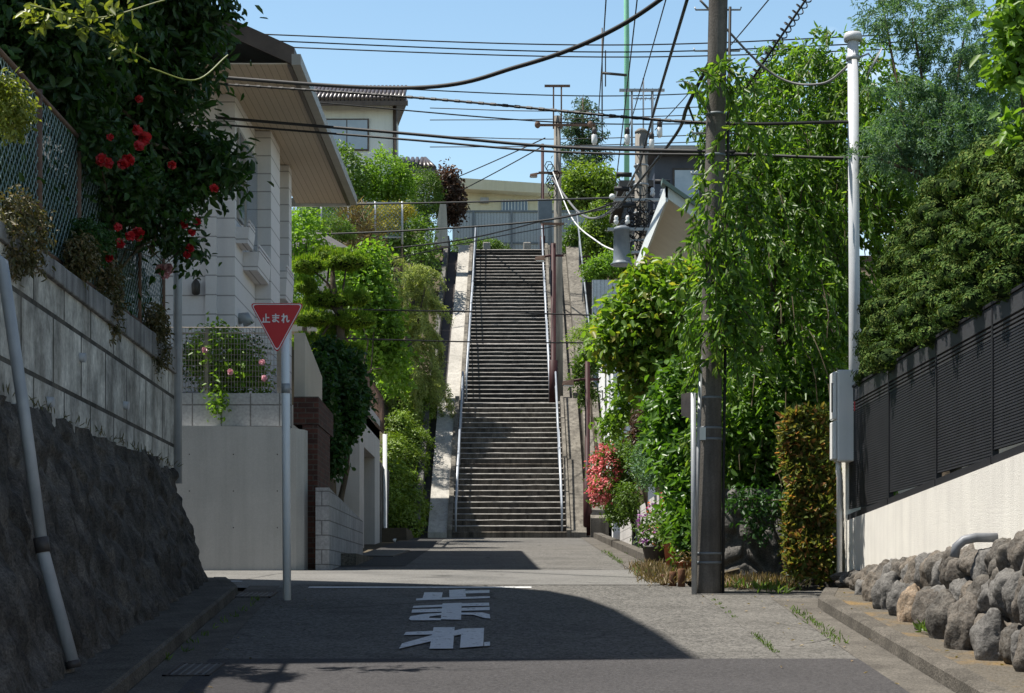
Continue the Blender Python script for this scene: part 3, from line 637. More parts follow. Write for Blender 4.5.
# boulders: one wall, each stone its own part
bo = T('boulder_wall', 'rounded field boulders piled against the foot of the white wall', 'stone wall', (3.6, 15, 1.2))
rg = np.random.default_rng(11); protos = []
def boulder(y, z, ry, rz, rx, k, mat, x=3.62):
    mb = MB(); ico(mb, (x, y, z), (rx, ry, rz), 4, .3, 1.3, k); mb.build('boulder', mat, bo)
y = 19.6; k = 0
while y > 11.5:
    top = 1.80 + (20 - y) * .026; base = gz(y) + .11; h = top - base
    nrow = 1 if h < .42 else 2 if h < .68 else 3
    wid = rg.uniform(.19, .29); zc = base
    for r_ in range(nrow):
        hh = h / nrow; ins = (nrow - 1 - r_) * .07
        boulder(y + rg.normal() * .03 + (r_ % 2) * .12, base + hh * (r_ + .5) + rg.normal() * .02, wid * rg.uniform(.54, .66), hh * rg.uniform(.6, .72), rg.uniform(.13, .18), k, 'boulder%d' % rg.choice([0, 0, 1, 1, 2, 3, 3]), 3.665 - ins)
        k += 1
    y -= wid * .92
for (yy_, xx, r, m) in ((17.4, 3.5, .17, 2), (16.55, 3.47, .2, 3), (15.95, 3.45, .18, 3), (15.4, 3.44, .19, 4), (14.75, 3.42, .2, 0), (14.1, 3.4, .21, 1), (13.4, 3.38, .22, 0), (12.75, 3.4, .2, 3), (18.1, 3.52, .1, 3)):
    boulder(yy_, gz(yy_) + .1 + r * .6, r * .75, r * 1.15, r * .7, 60 + int(yy_ * 7), 'boulder%d' % m, xx)
ep = MB(); y0 = 14.15; x0 = 3.72; z0 = 1.93
z0 = 2.02; ep.tube([(x0, y0 - .42, z0 + .03), (x0 - .18, y0 - .42, z0 + .03), (x0 - .27, y0 - .41, z0 + .01), (x0 - .325, y0 - .4, z0 - .04), (x0 - .34, y0 - .4, z0 - .12)], .036, 16); ep.build('outlet_pipe', 'pvc_dark', label='grey plastic elbow outlet pipe poking out above the boulders', cat='pipe')
# meter box
mbx = T('meter_box', 'pale grey meter cabinet on the end of the dark louvred screen', 'meter box', (3.63, 19.9, 3.0))
mb = MB(); mb.box(3.56, 3.80, 19.68, 19.94, 3.06, 4.06); mb.build('cabinet', 'box_grey', mbx, bevel=.018)
mb = MB(); mb.box(3.515, 3.556, 19.70, 19.92, 3.52, 4.04); mb.build('upper_cover', 'box_grey', mbx, bevel=.014)
mb = MB(); mb.box(3.515, 3.556, 19.70, 19.92, 3.08, 3.50); mb.build('lower_cover', 'box_grey', mbx, bevel=.014)
mb = MB(); mb.box(3.505, 3.514, 19.73, 19.76, 3.6, 3.92); mb.build('window_slot', 'dark_iron', mbx)
mb = MB(); mb.tube([(3.6, 19.85, 3.06), (3.6, 19.85, 2.95), (3.62, 19.9, 2.9), (3.62, 19.9, 1.7)], .03, 10); mb.build('conduit', 'white_paint', mbx)
mb = MB(); mb.box(3.722, 3.727, 19.55, 19.6, 3.6, 3.7); mb.build('warning_tag', 'red_plate', label='small red tag stuck on the far end of the dark screen', cat='sticker')
# white service pole
wp = T('service_pole', 'slim white steel service pole rising behind the dark screen', 'pole', (3.86, 20.3, 2.3))
mb = MB(); mb.tube([(3.86, 20.3, 2.2), (3.86, 20.3, 5), (3.845, 20.3, 7.85)], .062, 16); mb.build('shaft', 'pole_white', wp)
mb = MB(); mb.lathe((3.845, 20.3, 7.84), [(.1, 0), (.105, .05), (.09, .09), (.03, .105)], 16); mb.build('pole_cap', 'pole_white', wp)
mb = MB(); mb.lathe((3.845, 20.3, 7.62), [(.078, 0), (.078, .05)], 14); mb.tube([(3.9, 20.3, 7.65), (4.02, 20.3, 7.7), (4.1, 20.3, 7.6), (4.16, 20.25, 7.75), (4.0, 20.2, 7.45)], .012, 6); mb.build('bracket', 'galv', wp)

# ================================================================== LEFT FRONTAGE BEYOND THE CROSSING
cw = T('concrete_wall', 'smooth grey concrete retaining wall facing the crossing', 'wall', (-4, 24.6, 1.9))
pts = [(-14, 24.55), (-3.25, 24.55), (-2.95, 24.6), (-2.85, 24.7), (-2.82, 24.85)]; mb = MB()
mb.grid([[(x, y, gz(24.5) - .1 if k == 0 else 4.0 - (max(0, x + 5) * .07 if x > -5 else 0)) for x, y in pts] for k in (0, 1)], sm=False)
mb.grid([[(x, y, 4.0 - (max(0, x + 5) * .07 if x > -5 else 0)) for x, y in pts], [(x, 25.0, 4.0 - (max(0, x + 5) * .07 if x > -5 else 0)) for x, y in pts]], sm=False)
mb.build('wall_face', 'smooth_concrete', cw)
for x in (-4.4, -3.8, -3.2):
    for z in (2.5, 3.0, 3.5):
        mb = MB(); mb.prism([(x + .009 * math.cos(a), 24.548, z + .009 * math.sin(a)) for a in [q * .785 for q in range(8)]], (0, -.002, 0)); mb.build('tie_hole', 'dark_iron', cw)
pb = T('planter_wall', 'row of grey planter blocks on top of the concrete wall', 'planter', (-4, 24.9, 3.85))
mb = MB(); mb.box(-9, -3.05, 24.78, 24.93, 3.8, 4.36); mb.build('blockwork', 'planter_block', pb)
mf = T('mesh_fence', 'low wire mesh garden fence standing on the planter blocks', 'fence', (-4, 24.85, 4.36))
mb = MB()
for i in range(90):
    x = -6.9 + i * .042
    if x > -3.1: break
    mb.tube([(x, 24.86, 4.4), (x, 24.86, 5.27)], .004, 3, cap=False)
for z in np.arange(4.45, 5.3, .075): mb.tube([(-6.9, 24.86, z), (-3.1, 24.86, z)], .004 if z < 5.2 else .01, 3, cap=False)
mb.build('wire_mesh', 'mesh_brown', mf)
for x in (-6.2, -5.3, -4.22, -3.22):
    p = MB(); p.box(x - .025, x + .025, 24.87, 24.92, 4.3, 5.26); p.build('post', 'mesh_brown', mf)
bk = T('brick_wall', 'dark red brick pier and wall behind the stop sign post', 'wall', (-2.8, 25, 1.9))
mb = MB(); mb.box(-2.9, -2.69, 24.9, 25.15, 1.8, 3.93); mb.build('pier', 'brick', bk)
mb = MB(); mb.hexa([(-3.03, 24.94, 3.94), (-2.68, 24.94, 3.94), (-2.68, 27.0, 3.94), (-3.03, 27.0, 3.94), (-3.03, 24.94, 4.33), (-2.68, 24.94, 4.33), (-2.68, 27.0, 4.28), (-3.03, 27.0, 4.28)]); mb.build('parapet', 'brick', bk)
mb = MB(); mb.box(-2.9, -2.69, 25.15, 26.6, 2.0, 3.93); mb.build('lower_wall', 'brick', bk)
sw = MB(); sw.hexa([(-3.05, 25.2, 4.2), (-2.9, 25.2, 4.2), (-2.9, 27.5, 4.2), (-3.05, 27.5, 4.2), (-3.05, 25.2, 5.25), (-2.9, 25.2, 5.25), (-2.9, 27.5, 4.9), (-3.05, 27.5, 4.9)]); sw.build('side_wall', 'beige_wall', label='beige garden side wall on the brick parapet beside the mesh fence', cat='wall')
gb = T('grey_block_wall', 'bare grey block wall in front of the garage with its top stepping back', 'wall', (-2.55, 26, 2))
mb = MB(); mb.hexa([(-2.685, 24.6, 1.85), (-2.5, 24.6, 1.85), (-2.5, 30.2, 2.1), (-2.685, 30.2, 2.1), (-2.685, 24.6, 3.05), (-2.5, 24.6, 3.05), (-2.5, 30.2, 2.8), (-2.685, 30.2, 2.8)]); mb.build('blockwork', 'grey_block', gb)
# garage
gr = T('garage', 'pale concrete garage with dark roller shutter beside the lane', 'garage', (-3.3, 38, 2.5))
mb = MB(); z0, z1 = 2.3, 5.35
mb.box(-3.5, -3.05, 36, 37.1, z0, z1); mb.box(-3.5, -3.05, 40.0, 41.5, z0, z1); mb.box(-3.5, -3.05, 37.1, 40.0, 4.6, z1); mb.box(-6.5, -3.5, 36, 36.25, z0, z1); mb.box(-6.5, -3.05, 36.25, 41.5, z1 - .25, z1 - .02); mb.build('wall', 'smooth_concrete', gr)
mb = MB(); mb.box(-3.42, -3.36, 37.1, 40.0, z0, 4.6); mb.build('roller_shutter', 'shutter', gr)
mb = MB(); mb.box(-3.52, -2.99, 35.95, 41.55, z1 + .005, z1 + .16); mb.build('roof_slab', 'smooth_concrete', gr)
mb = MB(); mb.tube([(-2.98, 42.2, 5.3), (-2.98, 42.2, 2.95), (-2.9, 42.1, 2.85), (-2.7, 42.0, 2.8)], .05, 10); mb.build('downpipe', 'white_paint', label='white rainwater pipe running down beyond the garage', cat='pipe')
bs = MB(); bs.box(-3.6, -3.04, 41.6, 44.6, 2.6, 4.6); bs.build('stone_block_wall', 'stone_wall', label='dark stained block wall between the garage and azalea slope', cat='wall')
fp = T('brown_mesh_panel', 'brown mesh screen sloping down in front of the clipped pine', 'fence', (-3.1, 36, 5.4))
a, b, c, d = P(342, 332, 36), P(383, 400, 41.2), P(383, 432, 41.2), P(342, 392, 36); mb = MB()
for i in range(40):
    t = i / 39; mb.tube([a.lerp(b, t), d.lerp(c, t)], .012, 3, cap=False)
mb.build('wire_mesh', 'rust', fp); mb = MB(); mb.tube([a, b], .03, 6); mb.tube([d, c], .03, 6); mb.tube([a, d], .03, 6); mb.tube([b, c], .03, 6); mb.build('frame', 'rust', fp)
lid = T('channel_cover', 'dark steel drain cover lying at the garage entrance', 'drain cover', (-2.3, 32, 2.3))
mb = MB(); mb.hexa([(-2.62, 30.5, gz(30.5)), (-2.0, 30.3, gz(30.3)), (-1.9, 33.5, gz(33.5)), (-2.6, 33.8, gz(33.8)), (-2.62, 30.5, gz(30.5) + .025), (-2.0, 30.3, gz(30.3) + .025), (-1.9, 33.5, gz(33.5) + .03), (-2.6, 33.8, gz(33.8) + .03)]); mb.build('cover_plate', 'dark_iron', lid)
kb = MB(); kb.box(-2.62, -2.28, 26.3, 29.6, gz(26.3) - .1, gz(29.6) + .02); kb.build('kerb_block', 'kerb', label='low concrete kerb block at the foot of the grey block wall', cat='kerb block')

# siding house
sh = T('siding_house', 'two storey house clad in pale siding with deep timber eaves', 'house', (-6, 28, 4.1))
mb = MB(); mb.box(-11, -4.08, 26.5, 31.3, 3.9, 8.95); mb.box(-4.078, -3.83, 28.6, 29.7, 3.9, 8.94); mb.box(-4.078, -3.83, 30.9, 31.28, 3.9, 8.94); mb.box(-11, -4.9, 31.3, 33.5, 3.9, 8.94); mb.build('wall', 'siding', sh)
mb = MB(); mb.box(-4.5, -4.34, 26.42, 26.497, 3.9, 8.94); mb.build('pilaster', 'siding', sh)
mb = MB(); mb.poly([(-4.08, 26.502, 8.95), (-11, 26.502, 8.95), (-7.5, 26.502, 10.5)]); mb.build('gable', 'siding', sh)
rf = MB(); zt = 9.05
for xe, xr in ((-3.02, -7.5), (-11.98, -7.5)):
    rf.hexa([(xe, 25.0, zt), (xr, 25.0, zt + 2.02), (xr, 34.0, zt + 2.02), (xe, 34.0, zt), (xe, 25.0, zt + .13), (xr, 25.0, zt + 2.15), (xr, 34.0, zt + 2.15), (xe, 34.0, zt + .13)])
roof = rf.build('roof', 'roof_dark', sh)
mb = MB(); mb.prism([(-3.02, 24.96, 8.93), (-7.5, 24.96, 10.95), (-7.5, 24.96, 11.2), (-3.02, 24.96, 9.18)], (0, .038, 0)); mb.build('rake_board', 'brown_trim', roof)
mb = MB(); mb.box(-4.08, -3.12, 25.0, 34.0, 8.952, 8.97); mb.box(-11, -4.08, 25.0, 26.5, 8.952, 8.97); mb.build('soffit', 'soffit', roof)
mb = MB(); mb.box(-3.12, -3.06, 25.0, 34.02, 8.92, 9.08); mb.build('fascia', 'brown_trim', roof)
mb = MB(); mb.box(-3.055, -2.93, 24.95, 34.05, 8.93, 9.08); mb.build('gutter', 'grey_trim', roof)
mb = MB(); mb.box(-4.2, -3.06, 34.02, 34.06, 8.9, 9.06); mb.build('barge_board', 'white_wall', roof)
for y0, y1, z0, z1, w_ in ((26.62, 27.2, 6.78, 7.14, .2), (27.3, 28.58, 6.5, 6.9, .25), (29.95, 30.88, 6.5, 7.07, .34)):
    f = MB(); f.box(-4.076, -4.04, y0 + .05, y1 - .02, z1 + .02, 8.5); wn = f.build('window', 'grey_trim', sh)
    f = MB(); f.box(-4.038, -4.032, y0 + .1, y1 - .07, z1 + .08, 8.44); f.build('pane', 'glass', wn)
    b = MB(); b.hexa([(-4.078, y0, z0), (-4.08 + w_ - .03, y0, z0), (-4.08 + w_ - .03, y1, z0), (-4.078, y1, z0), (-4.078, y0, z1 - .12), (-4.08 + w_, y0, z1 - .12), (-4.08 + w_, y1, z1 - .12), (-4.078, y1, z1 - .12)])
    for z in (z1 - .1, z1 - .04): b.box(-4.08 + w_ - .03, -4.08 + w_, y0, y1, z, z + .035)
    b.build('window_box', 'siding', sh)
mb = MB(); mb.lathe((-4.64, 26.42, 5.98), [(.03, 0), (.06, .02), (.065, .16), (.045, .2), (.01, .24)], 10); mb.box(-4.66, -4.62, 26.42, 26.5, 6.1, 6.16); mb.build('wall_lantern', 'dark_iron', sh)
mb = MB(); mb.tube([(-4.08, 26.9, 5.7), (-3.98, 26.9, 5.72), (-3.93, 26.9, 5.62)], .09, 10); mb.build('vent_hood', 'galv', sh)
mb = MB(); mb.tube([(-4.04, 29.85, 8.9), (-4.03, 29.85, 4.2)], .035, 8); mb.build('downpipe', 'grey_trim', sh)
# ================================================================== HOUSES UP THE HILL
th = T('tiled_house', 'white two storey house with dark glazed tile roof high on the left', 'house', (-8, 76, 14))
HX = lambda px, Y=75.0: (px - CX) * Y / F
HZ = lambda py, Y=75.0: E + (HY - py) * Y / F
mb = MB(); mb.box(HX(300), HX(393), 75, 78.6, 13.5, HZ(104)); mb.build('wall', 'white_wall', th)
rf = MB(); xa, xb, ze = HX(286), HX(408, 74.3), HZ(101, 74.3); rf.hexa([(xa, 74.3, ze), (xb, 74.3, ze), (xb - .75, 78.9, ze), (xa, 78.9, ze), (xa + 1, 76.5, ze + 1.15), (xb - .35, 76.5, ze + 1.15), (xb - .35, 76.8, ze + 1.15), (xa + 1, 76.8, ze + 1.15)]); roof = rf.build('roof', 'tile_roof', th)
mb = MB(); nt_ = 30
for i in range(nt_):
    x = xa + .1 + (xb - xa - .15) * i / nt_; mb.tube([(x, 74.24, ze + .07), (x, 76.5, ze + 1.2)], .085, 6)
mb.build('tile_ridge', 'tile_roof', roof)
mb = MB(); mb.box(xa, xb, 74.2, 74.295, ze - .2, ze - .01); mb.build('gutter', 'brown_trim', roof)
w = MB(); w.box(HX(325), HX(369), 74.93, 74.99, HZ(151), HZ(119)); wn = w.build('window', 'brown_trim', th)
w = MB(); w.box(HX(327), HX(346.5), 74.915, 74.93, HZ(149.5), HZ(120.5)); w.box(HX(347.5), HX(367.5), 74.91, 74.925, HZ(149.5), HZ(120.5)); w.build('pane', 'curtain_glass', wn)
mb = MB(); mb.tube([(HX(395), 74.9, HZ(104)), (HX(395), 74.9, 14)], .08, 8); mb.build('downpipe', 'brown_trim', th)
tl = T('tiled_annex', 'small lower house with grey tile roof right of the white tiled house', 'house', (-4, 80, 14))
mb = MB(); mb.box(HX(398, 78.8), HX(428, 78.8), 78.8, 81, 13.5, HZ(168, 78.8)); mb.build('wall', 'white_wall', tl)
rf = MB(); xa, xb, ze = HX(394, 78), HX(437, 78), HZ(169, 78)
rf.hexa([(xa, 78, ze), (xb, 78, ze), (xb, 82, ze), (xa, 82, ze), (xa, 79.6, ze + .8), (xb - .6, 79.6, ze + .8), (xb - .6, 80, ze + .8), (xa, 80, ze + .8)])
for i in range(9): x = xa + .1 + (xb - xa - .2) * i / 8; rf.tube([(x, 77.95, ze + .05), (min(x, xb - .6), 79.6, ze + .84)], .09, 6)
rf.box(xa, xb, 77.9, 77.99, ze - .16, ze - .01)
rf.build('roof', 'tile_roof', tl)
sd = T('garden_shed', 'little garden shed with grey pyramid roof behind the clipped pine', 'shed', (-4.7, 45, 8.5))
mb = MB(); mb.box(-5.6, -4.35, 44.2, 46, 8.0, 9.95); mb.build('wall', 'beige_wall', sd)
mb = MB(); mb.hexa([(-5.9, 43.6, 9.95), (-3.95, 43.6, 9.95), (-3.95, 46.6, 9.95), (-5.9, 46.6, 9.95), (-5.1, 45, 10.65), (-4.85, 45, 10.65), (-4.85, 45.2, 10.65), (-5.1, 45.2, 10.65)]); mb.build('roof', 'roof_dark', sd)
mb = MB(); mb.box(-5.3, -4.75, 44.17, 44.199, 8.2, 9.8); mb.build('door', 'white_wall', sd)
chainlink('far chain link fence above the garden shed on the left hillside', (-6.8, 50, 11.4), (-3.05, 50, 11.4), 0, 1.0, .11, .006, 6, 'mesh_green', 'galv')
ob = MB(); ob.prism([P(433, 246, 63), P(448, 246, 63), P(446, 204, 63), P(440, 204, 63)], (0, .4, 0)); ob.build('wall_pier', 'pale_concrete', label='pale tapered concrete pier at the left of the stair top', cat='pier')
pf = T('panel_fence', 'tall blue grey panel fence closing the view above the stairs', 'fence', (0, 71, 14.1))
mb = MB(); mb.box(-2.35, 3.6, 71, 71.04, 14.2, 16.55); mb.build('panel_sheet', 'panel_fence', pf)
for x in (-1.53, -.02, 1.5, 3.1):
    p = MB(); p.box(x - .04, x + .04, 70.92, 70.99, 14.1, 16.6); p.build('post', 'tank', pf)
p = MB(); p.box(-2.35, 3.6, 70.95, 71.08, 16.552, 16.62); p.build('top_rail', 'tank', pf); p = MB(); p.box(-2.35, 3.6, 70.96, 70.995, 15.3, 15.36); p.build('mid_rail', 'tank', pf)
for x, l in ((-.95, 'granite bollard at the stair top in front of the clipped hedge'), (.57, 'granite bollard at the stair top standing clear of the clipped hedge')):
    b = MB(); b.prism([(x - .14, 67.6, 14.1), (x + .14, 67.6, 14.1), (x + .14, 67.85, 14.1), (x - .14, 67.85, 14.1)], (0, 0, .62)); b.build('bollard', 'stone_post', label=l, cat='bollard', group='granite bollards at the top of the stairs', bevel=.03)
ph = T('cream_house', 'cream flat roofed house with barred window behind the panel fence', 'house', (0, 88, 14))
mb = MB(); mb.box(-2.1, 5, 85, 92, 13.9, 20.5); mb.build('wall', 'cream_wall', ph)
mb = MB(); mb.hexa([(-2.7, 84.2, 20.45), (5.5, 84.2, 20.0), (5.5, 93, 20.0), (-2.7, 93, 20.45), (-2.7, 84.2, 20.95), (5.5, 84.2, 20.4), (5.5, 93, 20.4), (-2.7, 93, 20.95)]); mb.build('roof', 'cream_wall', ph)
w = MB(); w.box(-.5, .75, 84.93, 84.99, 19.4, 20.05); wn = w.build('window', 'glass', ph); w = MB()
for i in range(9): w.box(-.48 + i * .15, -.45 + i * .15, 84.86, 84.9, 19.38, 20.08)
w.build('window_bar', 'white_wall', wn)
mb = MB(); mb.hexa([(-.6, 84.0, 19.0), (3, 84.0, 18.9), (3, 84.99, 19.1), (-.6, 84.99, 19.2), (-.6, 84.0, 19.12), (3, 84.0, 19.1), (3, 84.99, 19.4), (-.6, 84.99, 19.4)]); mb.build('canopy', 'white_wall', ph)
mb = MB(); mb.box(-1.5, -1.1, 84.8, 84.99, 19.9, 20.15); mb.build('vent_hood', 'galv', ph)
wh = T('white_house', 'bright white walled building beside the staircase on the right', 'house', (4, 48, 3))
mb = MB(); mb.hexa([(2.5, 44.5, 2.8), (8, 44.5, 2.8), (8, 52, 2.8), (2.5, 52, 2.8), (2.5, 44.5, 7.2), (8, 44.5, 7.2), (8, 52, 8.2), (2.5, 52, 8.2)]); mb.build('wall', 'bright_wall', wh)
for y, z in ((47.5, 6.6), (48.2, 6.2), (49.5, 7.0), (46.2, 5.9)):
    p = MB(); p.box(2.48, 2.497, y - .08, y + .08, z - .14, z + .14); p.build('vent', 'dark_iron', wh)
eh = T('eave_house', 'beige house with a broad pale soffit and white barge board on the right', 'house', (4, 33, 3))
mb = MB(); mb.hexa([(3.7, 30.8, 2.9), (10, 30.8, 2.9), (10, 37, 2.9), (3.7, 37, 2.9), (3.7, 30.8, 7.32), (10, 30.8, 4.0), (10, 37, 4.0), (3.7, 37, 7.32)]); mb.build('wall', 'beige_wall', eh)
mb = MB(); zr = lambda x: 8.25 - (x - 2.6) * .72
mb.hexa([(2.66, 30.06, zr(2.6)), (8, 30.06, zr(8)), (8, 37.1, zr(8)), (2.66, 37.1, zr(2.6)), (2.66, 30.06, zr(2.6) + .13), (8, 30.06, zr(8) + .13), (8, 37.1, zr(8) + .13), (2.66, 37.1, zr(2.6) + .13)]); roof = mb.build('roof', 'roof_dark', eh)
mb = MB(); mb.hexa([(2.6, 30.1, zr(2.6) - .03), (8, 30.1, zr(8) - .03), (8, 37.1, zr(8) - .03), (2.6, 37.1, zr(2.6) - .03), (2.6, 30.1, zr(2.6) - .005), (8, 30.1, zr(8) - .005), (8, 37.1, zr(8) - .005), (2.6, 37.1, zr(2.6) - .005)]); mb.build('soffit', 'soffit_pale', roof)
mb = MB(); mb.box(2.56, 2.6, 30, 37.15, 8.12, 8.42); mb.build('fascia', 'white_wall', roof)
mb = MB(); mb.prism([(2.56, 30.0, 8.2), (8, 30.0, zr(8) - .03), (8, 30.0, zr(8) + .2), (2.56, 30.0, 8.42)], (0, .05, 0)); mb.build('barge_board', 'white_wall', roof)
mb = MB(); mb.prism([(2.5, 29.92, 8.425), (8, 29.92, zr(8) + .2), (8, 29.92, zr(8) + .26), (2.5, 29.92, 8.5)], (0, .3, 0)); mb.build('roof_edge', 'roof_green', roof)
nh = T('navy_house', 'dark navy clad house with flat roof behind the transformer pole', 'house', (6, 62, 6))
mb = MB(); mb.box(4.75, 11, 60, 67, 5, 16.1); mb.box(3.95, 4.748, 61, 66, 5, 15.2); mb.build('wall', 'navy_wall', nh)
mb = MB(); mb.box(4.5, 11.5, 59.3, 67.5, 16.1, 16.3); mb.box(3.6, 4.76, 60.4, 66.5, 15.2, 15.4); mb.build('roof', 'roof_dark', nh)
mb = MB(); mb.box(4.48, 11.5, 59.24, 59.297, 16.14, 16.26); mb.build('fascia', 'grey_trim', nh)
w = MB(); w.box(5.35, 6.3, 59.95, 59.99, 14.6, 15.7); wn = w.build('window', 'dark_iron', nh); w = MB(); w.box(5.42, 6.23, 59.935, 59.95, 14.67, 15.63); w.build('pane', 'curtain_glass', wn)
mb = MB(); mb.hexa([(5.1, 57.5, 13.6), (10, 57.5, 13.6), (10, 60, 13.6), (5.1, 60, 13.6), (5.6, 57.5, 13.75), (10, 57.5, 13.75), (10, 60, 14.4), (5.6, 60, 14.4)]); mb.build('lower_roof', 'roof_dark', nh)
mb = MB(); mb.box(5.0, 10, 57.4, 57.49, 13.35, 13.6); mb.build('lower_fascia', 'white_wall', nh)
rp = MB(); rp.box(2.5, 4.6, 56, 56.2, 6, 11.3); rp.build('hillside_panel_wall', 'panel_fence', label='grey panel wall below the bushes right of the upper stairs', cat='wall')

# ================================================================== POLES, LAMPS, WIRES
up_ = T('utility_pole', 'tall dark concrete utility pole at the right road edge with steel bands', 'utility pole', (2.13, 19.7, gz(19.7)))
ax = lambda z: 2.13 + (z - 1.6) * .0195
mb = MB(); zs = [1.5, 1.75, 2.6, 3.6, 5, 8, 11, 13.2]; rs = [.166, .16, .145, .124, .113, .104, .098, .092]
mb.tube([(ax(z), 19.7, z) for z in zs], rs, 20); mb.build('shaft', 'pole_concrete', up_)
rr = lambda z: np.interp(z, zs, rs)
for z in (1.95, 2.05, 3.3, 3.42, 3.75, 6.4, 6.85):
    b = MB(); b.lathe((ax(z), 19.7, z), [(rr(z) + .006, -.012), (rr(z) + .008, 0), (rr(z) + .006, .012)], 20); b.build('band', 'tank', up_)
for z in (6.2, 6.65, 7.1, 7.55, 8.0):
    for s in (-1, 1):
        b = MB(); b.tube([(ax(z) + s * rr(z), 19.7, z), (ax(z) + s * (rr(z) + .14), 19.7, z), (ax(z) + s * (rr(z) + .15), 19.7, z + .03)], .01, 6); b.build('step_bolt', 'galv', up_)
mb = MB(); mb.tube([(ax(1.6) - .15, 19.56, 1.5), (ax(2.6) - .14, 19.56, 2.6), (ax(4) - .12, 19.58, 4.2)], .022, 8); mb.build('conduit', 'galv', up_)
mb = MB(); mb.tube([(ax(1.6) + .17, 19.62, 1.5), (ax(3) + .15, 19.62, 3.0), (ax(8) + .12, 19.6, 8)], .016, 8); mb.build('earth_cable', 'cable', up_)
mb = MB(); mb.box(ax(3.35) - .13, ax(3.35) - .06, 19.55, 19.56, 3.28, 3.42); mb.build('number_plate', 'white_wall', up_)
sp = T('sign_post', 'slim galvanised sign post with edge-on plate beside the dark utility pole', 'sign post', (1.98, 19.45, gz(19.45)))
mb = MB(); mb.tube([(1.97, 19.45, 1.5), (1.96, 19.45, 3.78)], .03, 12); mb.build('post', 'galv', sp)
mb = MB(); mb.prism([(1.95, 19.47, 3.78), (1.87, 19.6, 3.78), (1.87, 19.6, 3.7), (1.93, 19.48, 3.52)], (.012, .004, 0)); mb.prism([(1.84, 19.58, 3.55), (1.93, 19.46, 3.5), (1.93, 19.46, 3.79), (1.84, 19.58, 3.78)], (.012, .008, 0)); mb.build('sign_plate', 'dark_iron', sp)
def crossarm(mb, c, w, h=.05, d=.07): mb.box(c[0] - w / 2, c[0] + w / 2, c[1] - d / 2, c[1] + d / 2, c[2] - h / 2, c[2] + h / 2)
def insulator(mb, c): mb.lathe(c, [(.02, 0), (.05, .02), (.055, .07), (.035, .1), (.05, .13), (.03, .18)], 8)
tp = T('concrete_power_pole', 'pale concrete power pole carrying the transformer right of the stairs', 'utility pole', (2.75, 38, 3))
mb = MB(); mb.tube([(2.7, 38, 2.3), (2.72, 38, 7), (2.73, 38, 11.3)], [.17, .15, .13], 16); mb.lathe((2.73, 38, 11.29), [(.14, 0), (.14, .04), (.08, .09)], 14); mb.build('shaft', 'pole_concrete_light', tp)
for z, w, dx in ((10.95, 1.9, -.35), (9.85, 1.2, 0), (9.0, .9, 0), (12.15, .95, 0)):
    a = MB(); crossarm(a, (2.73 + dx, 37.82, z), w); a.build('crossarm', 'galv', tp)
a = MB(); a.tube([(2.52, 37.85, 10.9), (2.52, 37.85, 12.15)], .025, 6); a.tube([(2.95, 37.85, 10.9), (2.95, 37.85, 12.15)], .03, 6); a.build('mast_bracket', 'galv', tp)
for x, z in ((1.73, 11.0), (2.42, 11.0), (2.93, 10.9), (3.1, 11.15)):
    a = MB(); a.lathe((x, 37.8, z), [(.03, 0), (.06, .05), (.06, .2), (.04, .22)], 10); i_ = a.build('cutout', 'porcelain', tp); a = MB(); a.lathe((x, 37.8, z + .221), [(.055, 0), (.055, .1), (.03, .14)], 10); a.build('cap', 'dark_iron', i_)
for x, z in ((3.2, 9.95), (2.1, 9.9)):
    a = MB(); ico(a, (x, 37.75, z), (.065, .065, .065), 2, 0); a.build('spool_insulator', 'porcelain', tp)
g = np.random.default_rng(3); a = MB()
for k in range(40):
    c = Vector((2.6 + g.normal() * .17, 37.72 + g.normal() * .05, 9.35 + g.normal() * .28)); pr = [c + Vector((math.cos(q * 1.05) * .12 * g.uniform(.6, 1.4), g.normal() * .03, math.sin(q * 1.05) * .14 * g.uniform(.6, 1.3))) for q in range(7)]; a.tube(pr, .012, 5)
a.build('cable_tangle', 'cable', tp)
for z in (10.6, 10.2, 9.6, 9.3, 8.2, 7.6, 6.9, 6.2, 5.5):
    a = MB(); a.lathe((2.725, 38, z), [(.155, -.02), (.16, 0), (.155, .02)], 14); a.build('band', 'galv', tp)
for k, (x, z) in enumerate(((2.35, 10.35), (3.15, 10.2), (2.45, 9.7), (3.05, 9.55), (2.3, 10.05))):
    a = MB(); a.tube([(x - .16, 37.72, z + .01), (x + .16, 37.72, z)], .05, 8); a.build('splice_closure', 'cable', tp)
for x, z in ((2.45, 10.0), (2.95, 10.0), (2.5, 9.12), (2.95, 9.12), (3.15, 9.97)):
    a = MB(); insulator(a, (x, 37.8, z - .08)); a.build('pin_insulator', 'pole_white', tp)
a = MB(); a.box(2.86, 3.1, 37.72, 37.9, 8.3, 8.75); a.build('switch_box', 'tank', tp)
tf = T('transformer', 'grey can transformer bolted to the pale concrete power pole', 'transformer', (2.35, 37.75, 8.4))
a = MB(); a.lathe((2.3, 37.7, 8.45), [(.23, 0), (.24, .03), (.2, .05), (.18, .1), (.17, .7), (.2, .71), (.2, .77), (.1, .82)], 20); a.build('tank', 'tank', tf)
for x in (2.18, 2.42):
    a = MB(); insulator(a, (x, 37.65, 9.3)); a.build('bushing', 'porcelain', tf)
a = MB(); a.box(2.0, 2.9, 37.6, 37.66, 9.16, 9.22); a.box(2.5, 2.7, 37.66, 37.9, 8.7, 8.75); a.build('bracket', 'galv', tf)
ep2 = T('slender_power_pole', 'weathered concrete power pole with double top bar standing on the stair landing', 'utility pole', (1.33, 53, 7))
mb = MB(); mb.tube([(1.36, 53, 6.9), (1.36, 53, 11), (1.33, 53, 15.6)], [.15, .13, .1], 14); mb.build('shaft', 'pole_concrete_light', ep2)
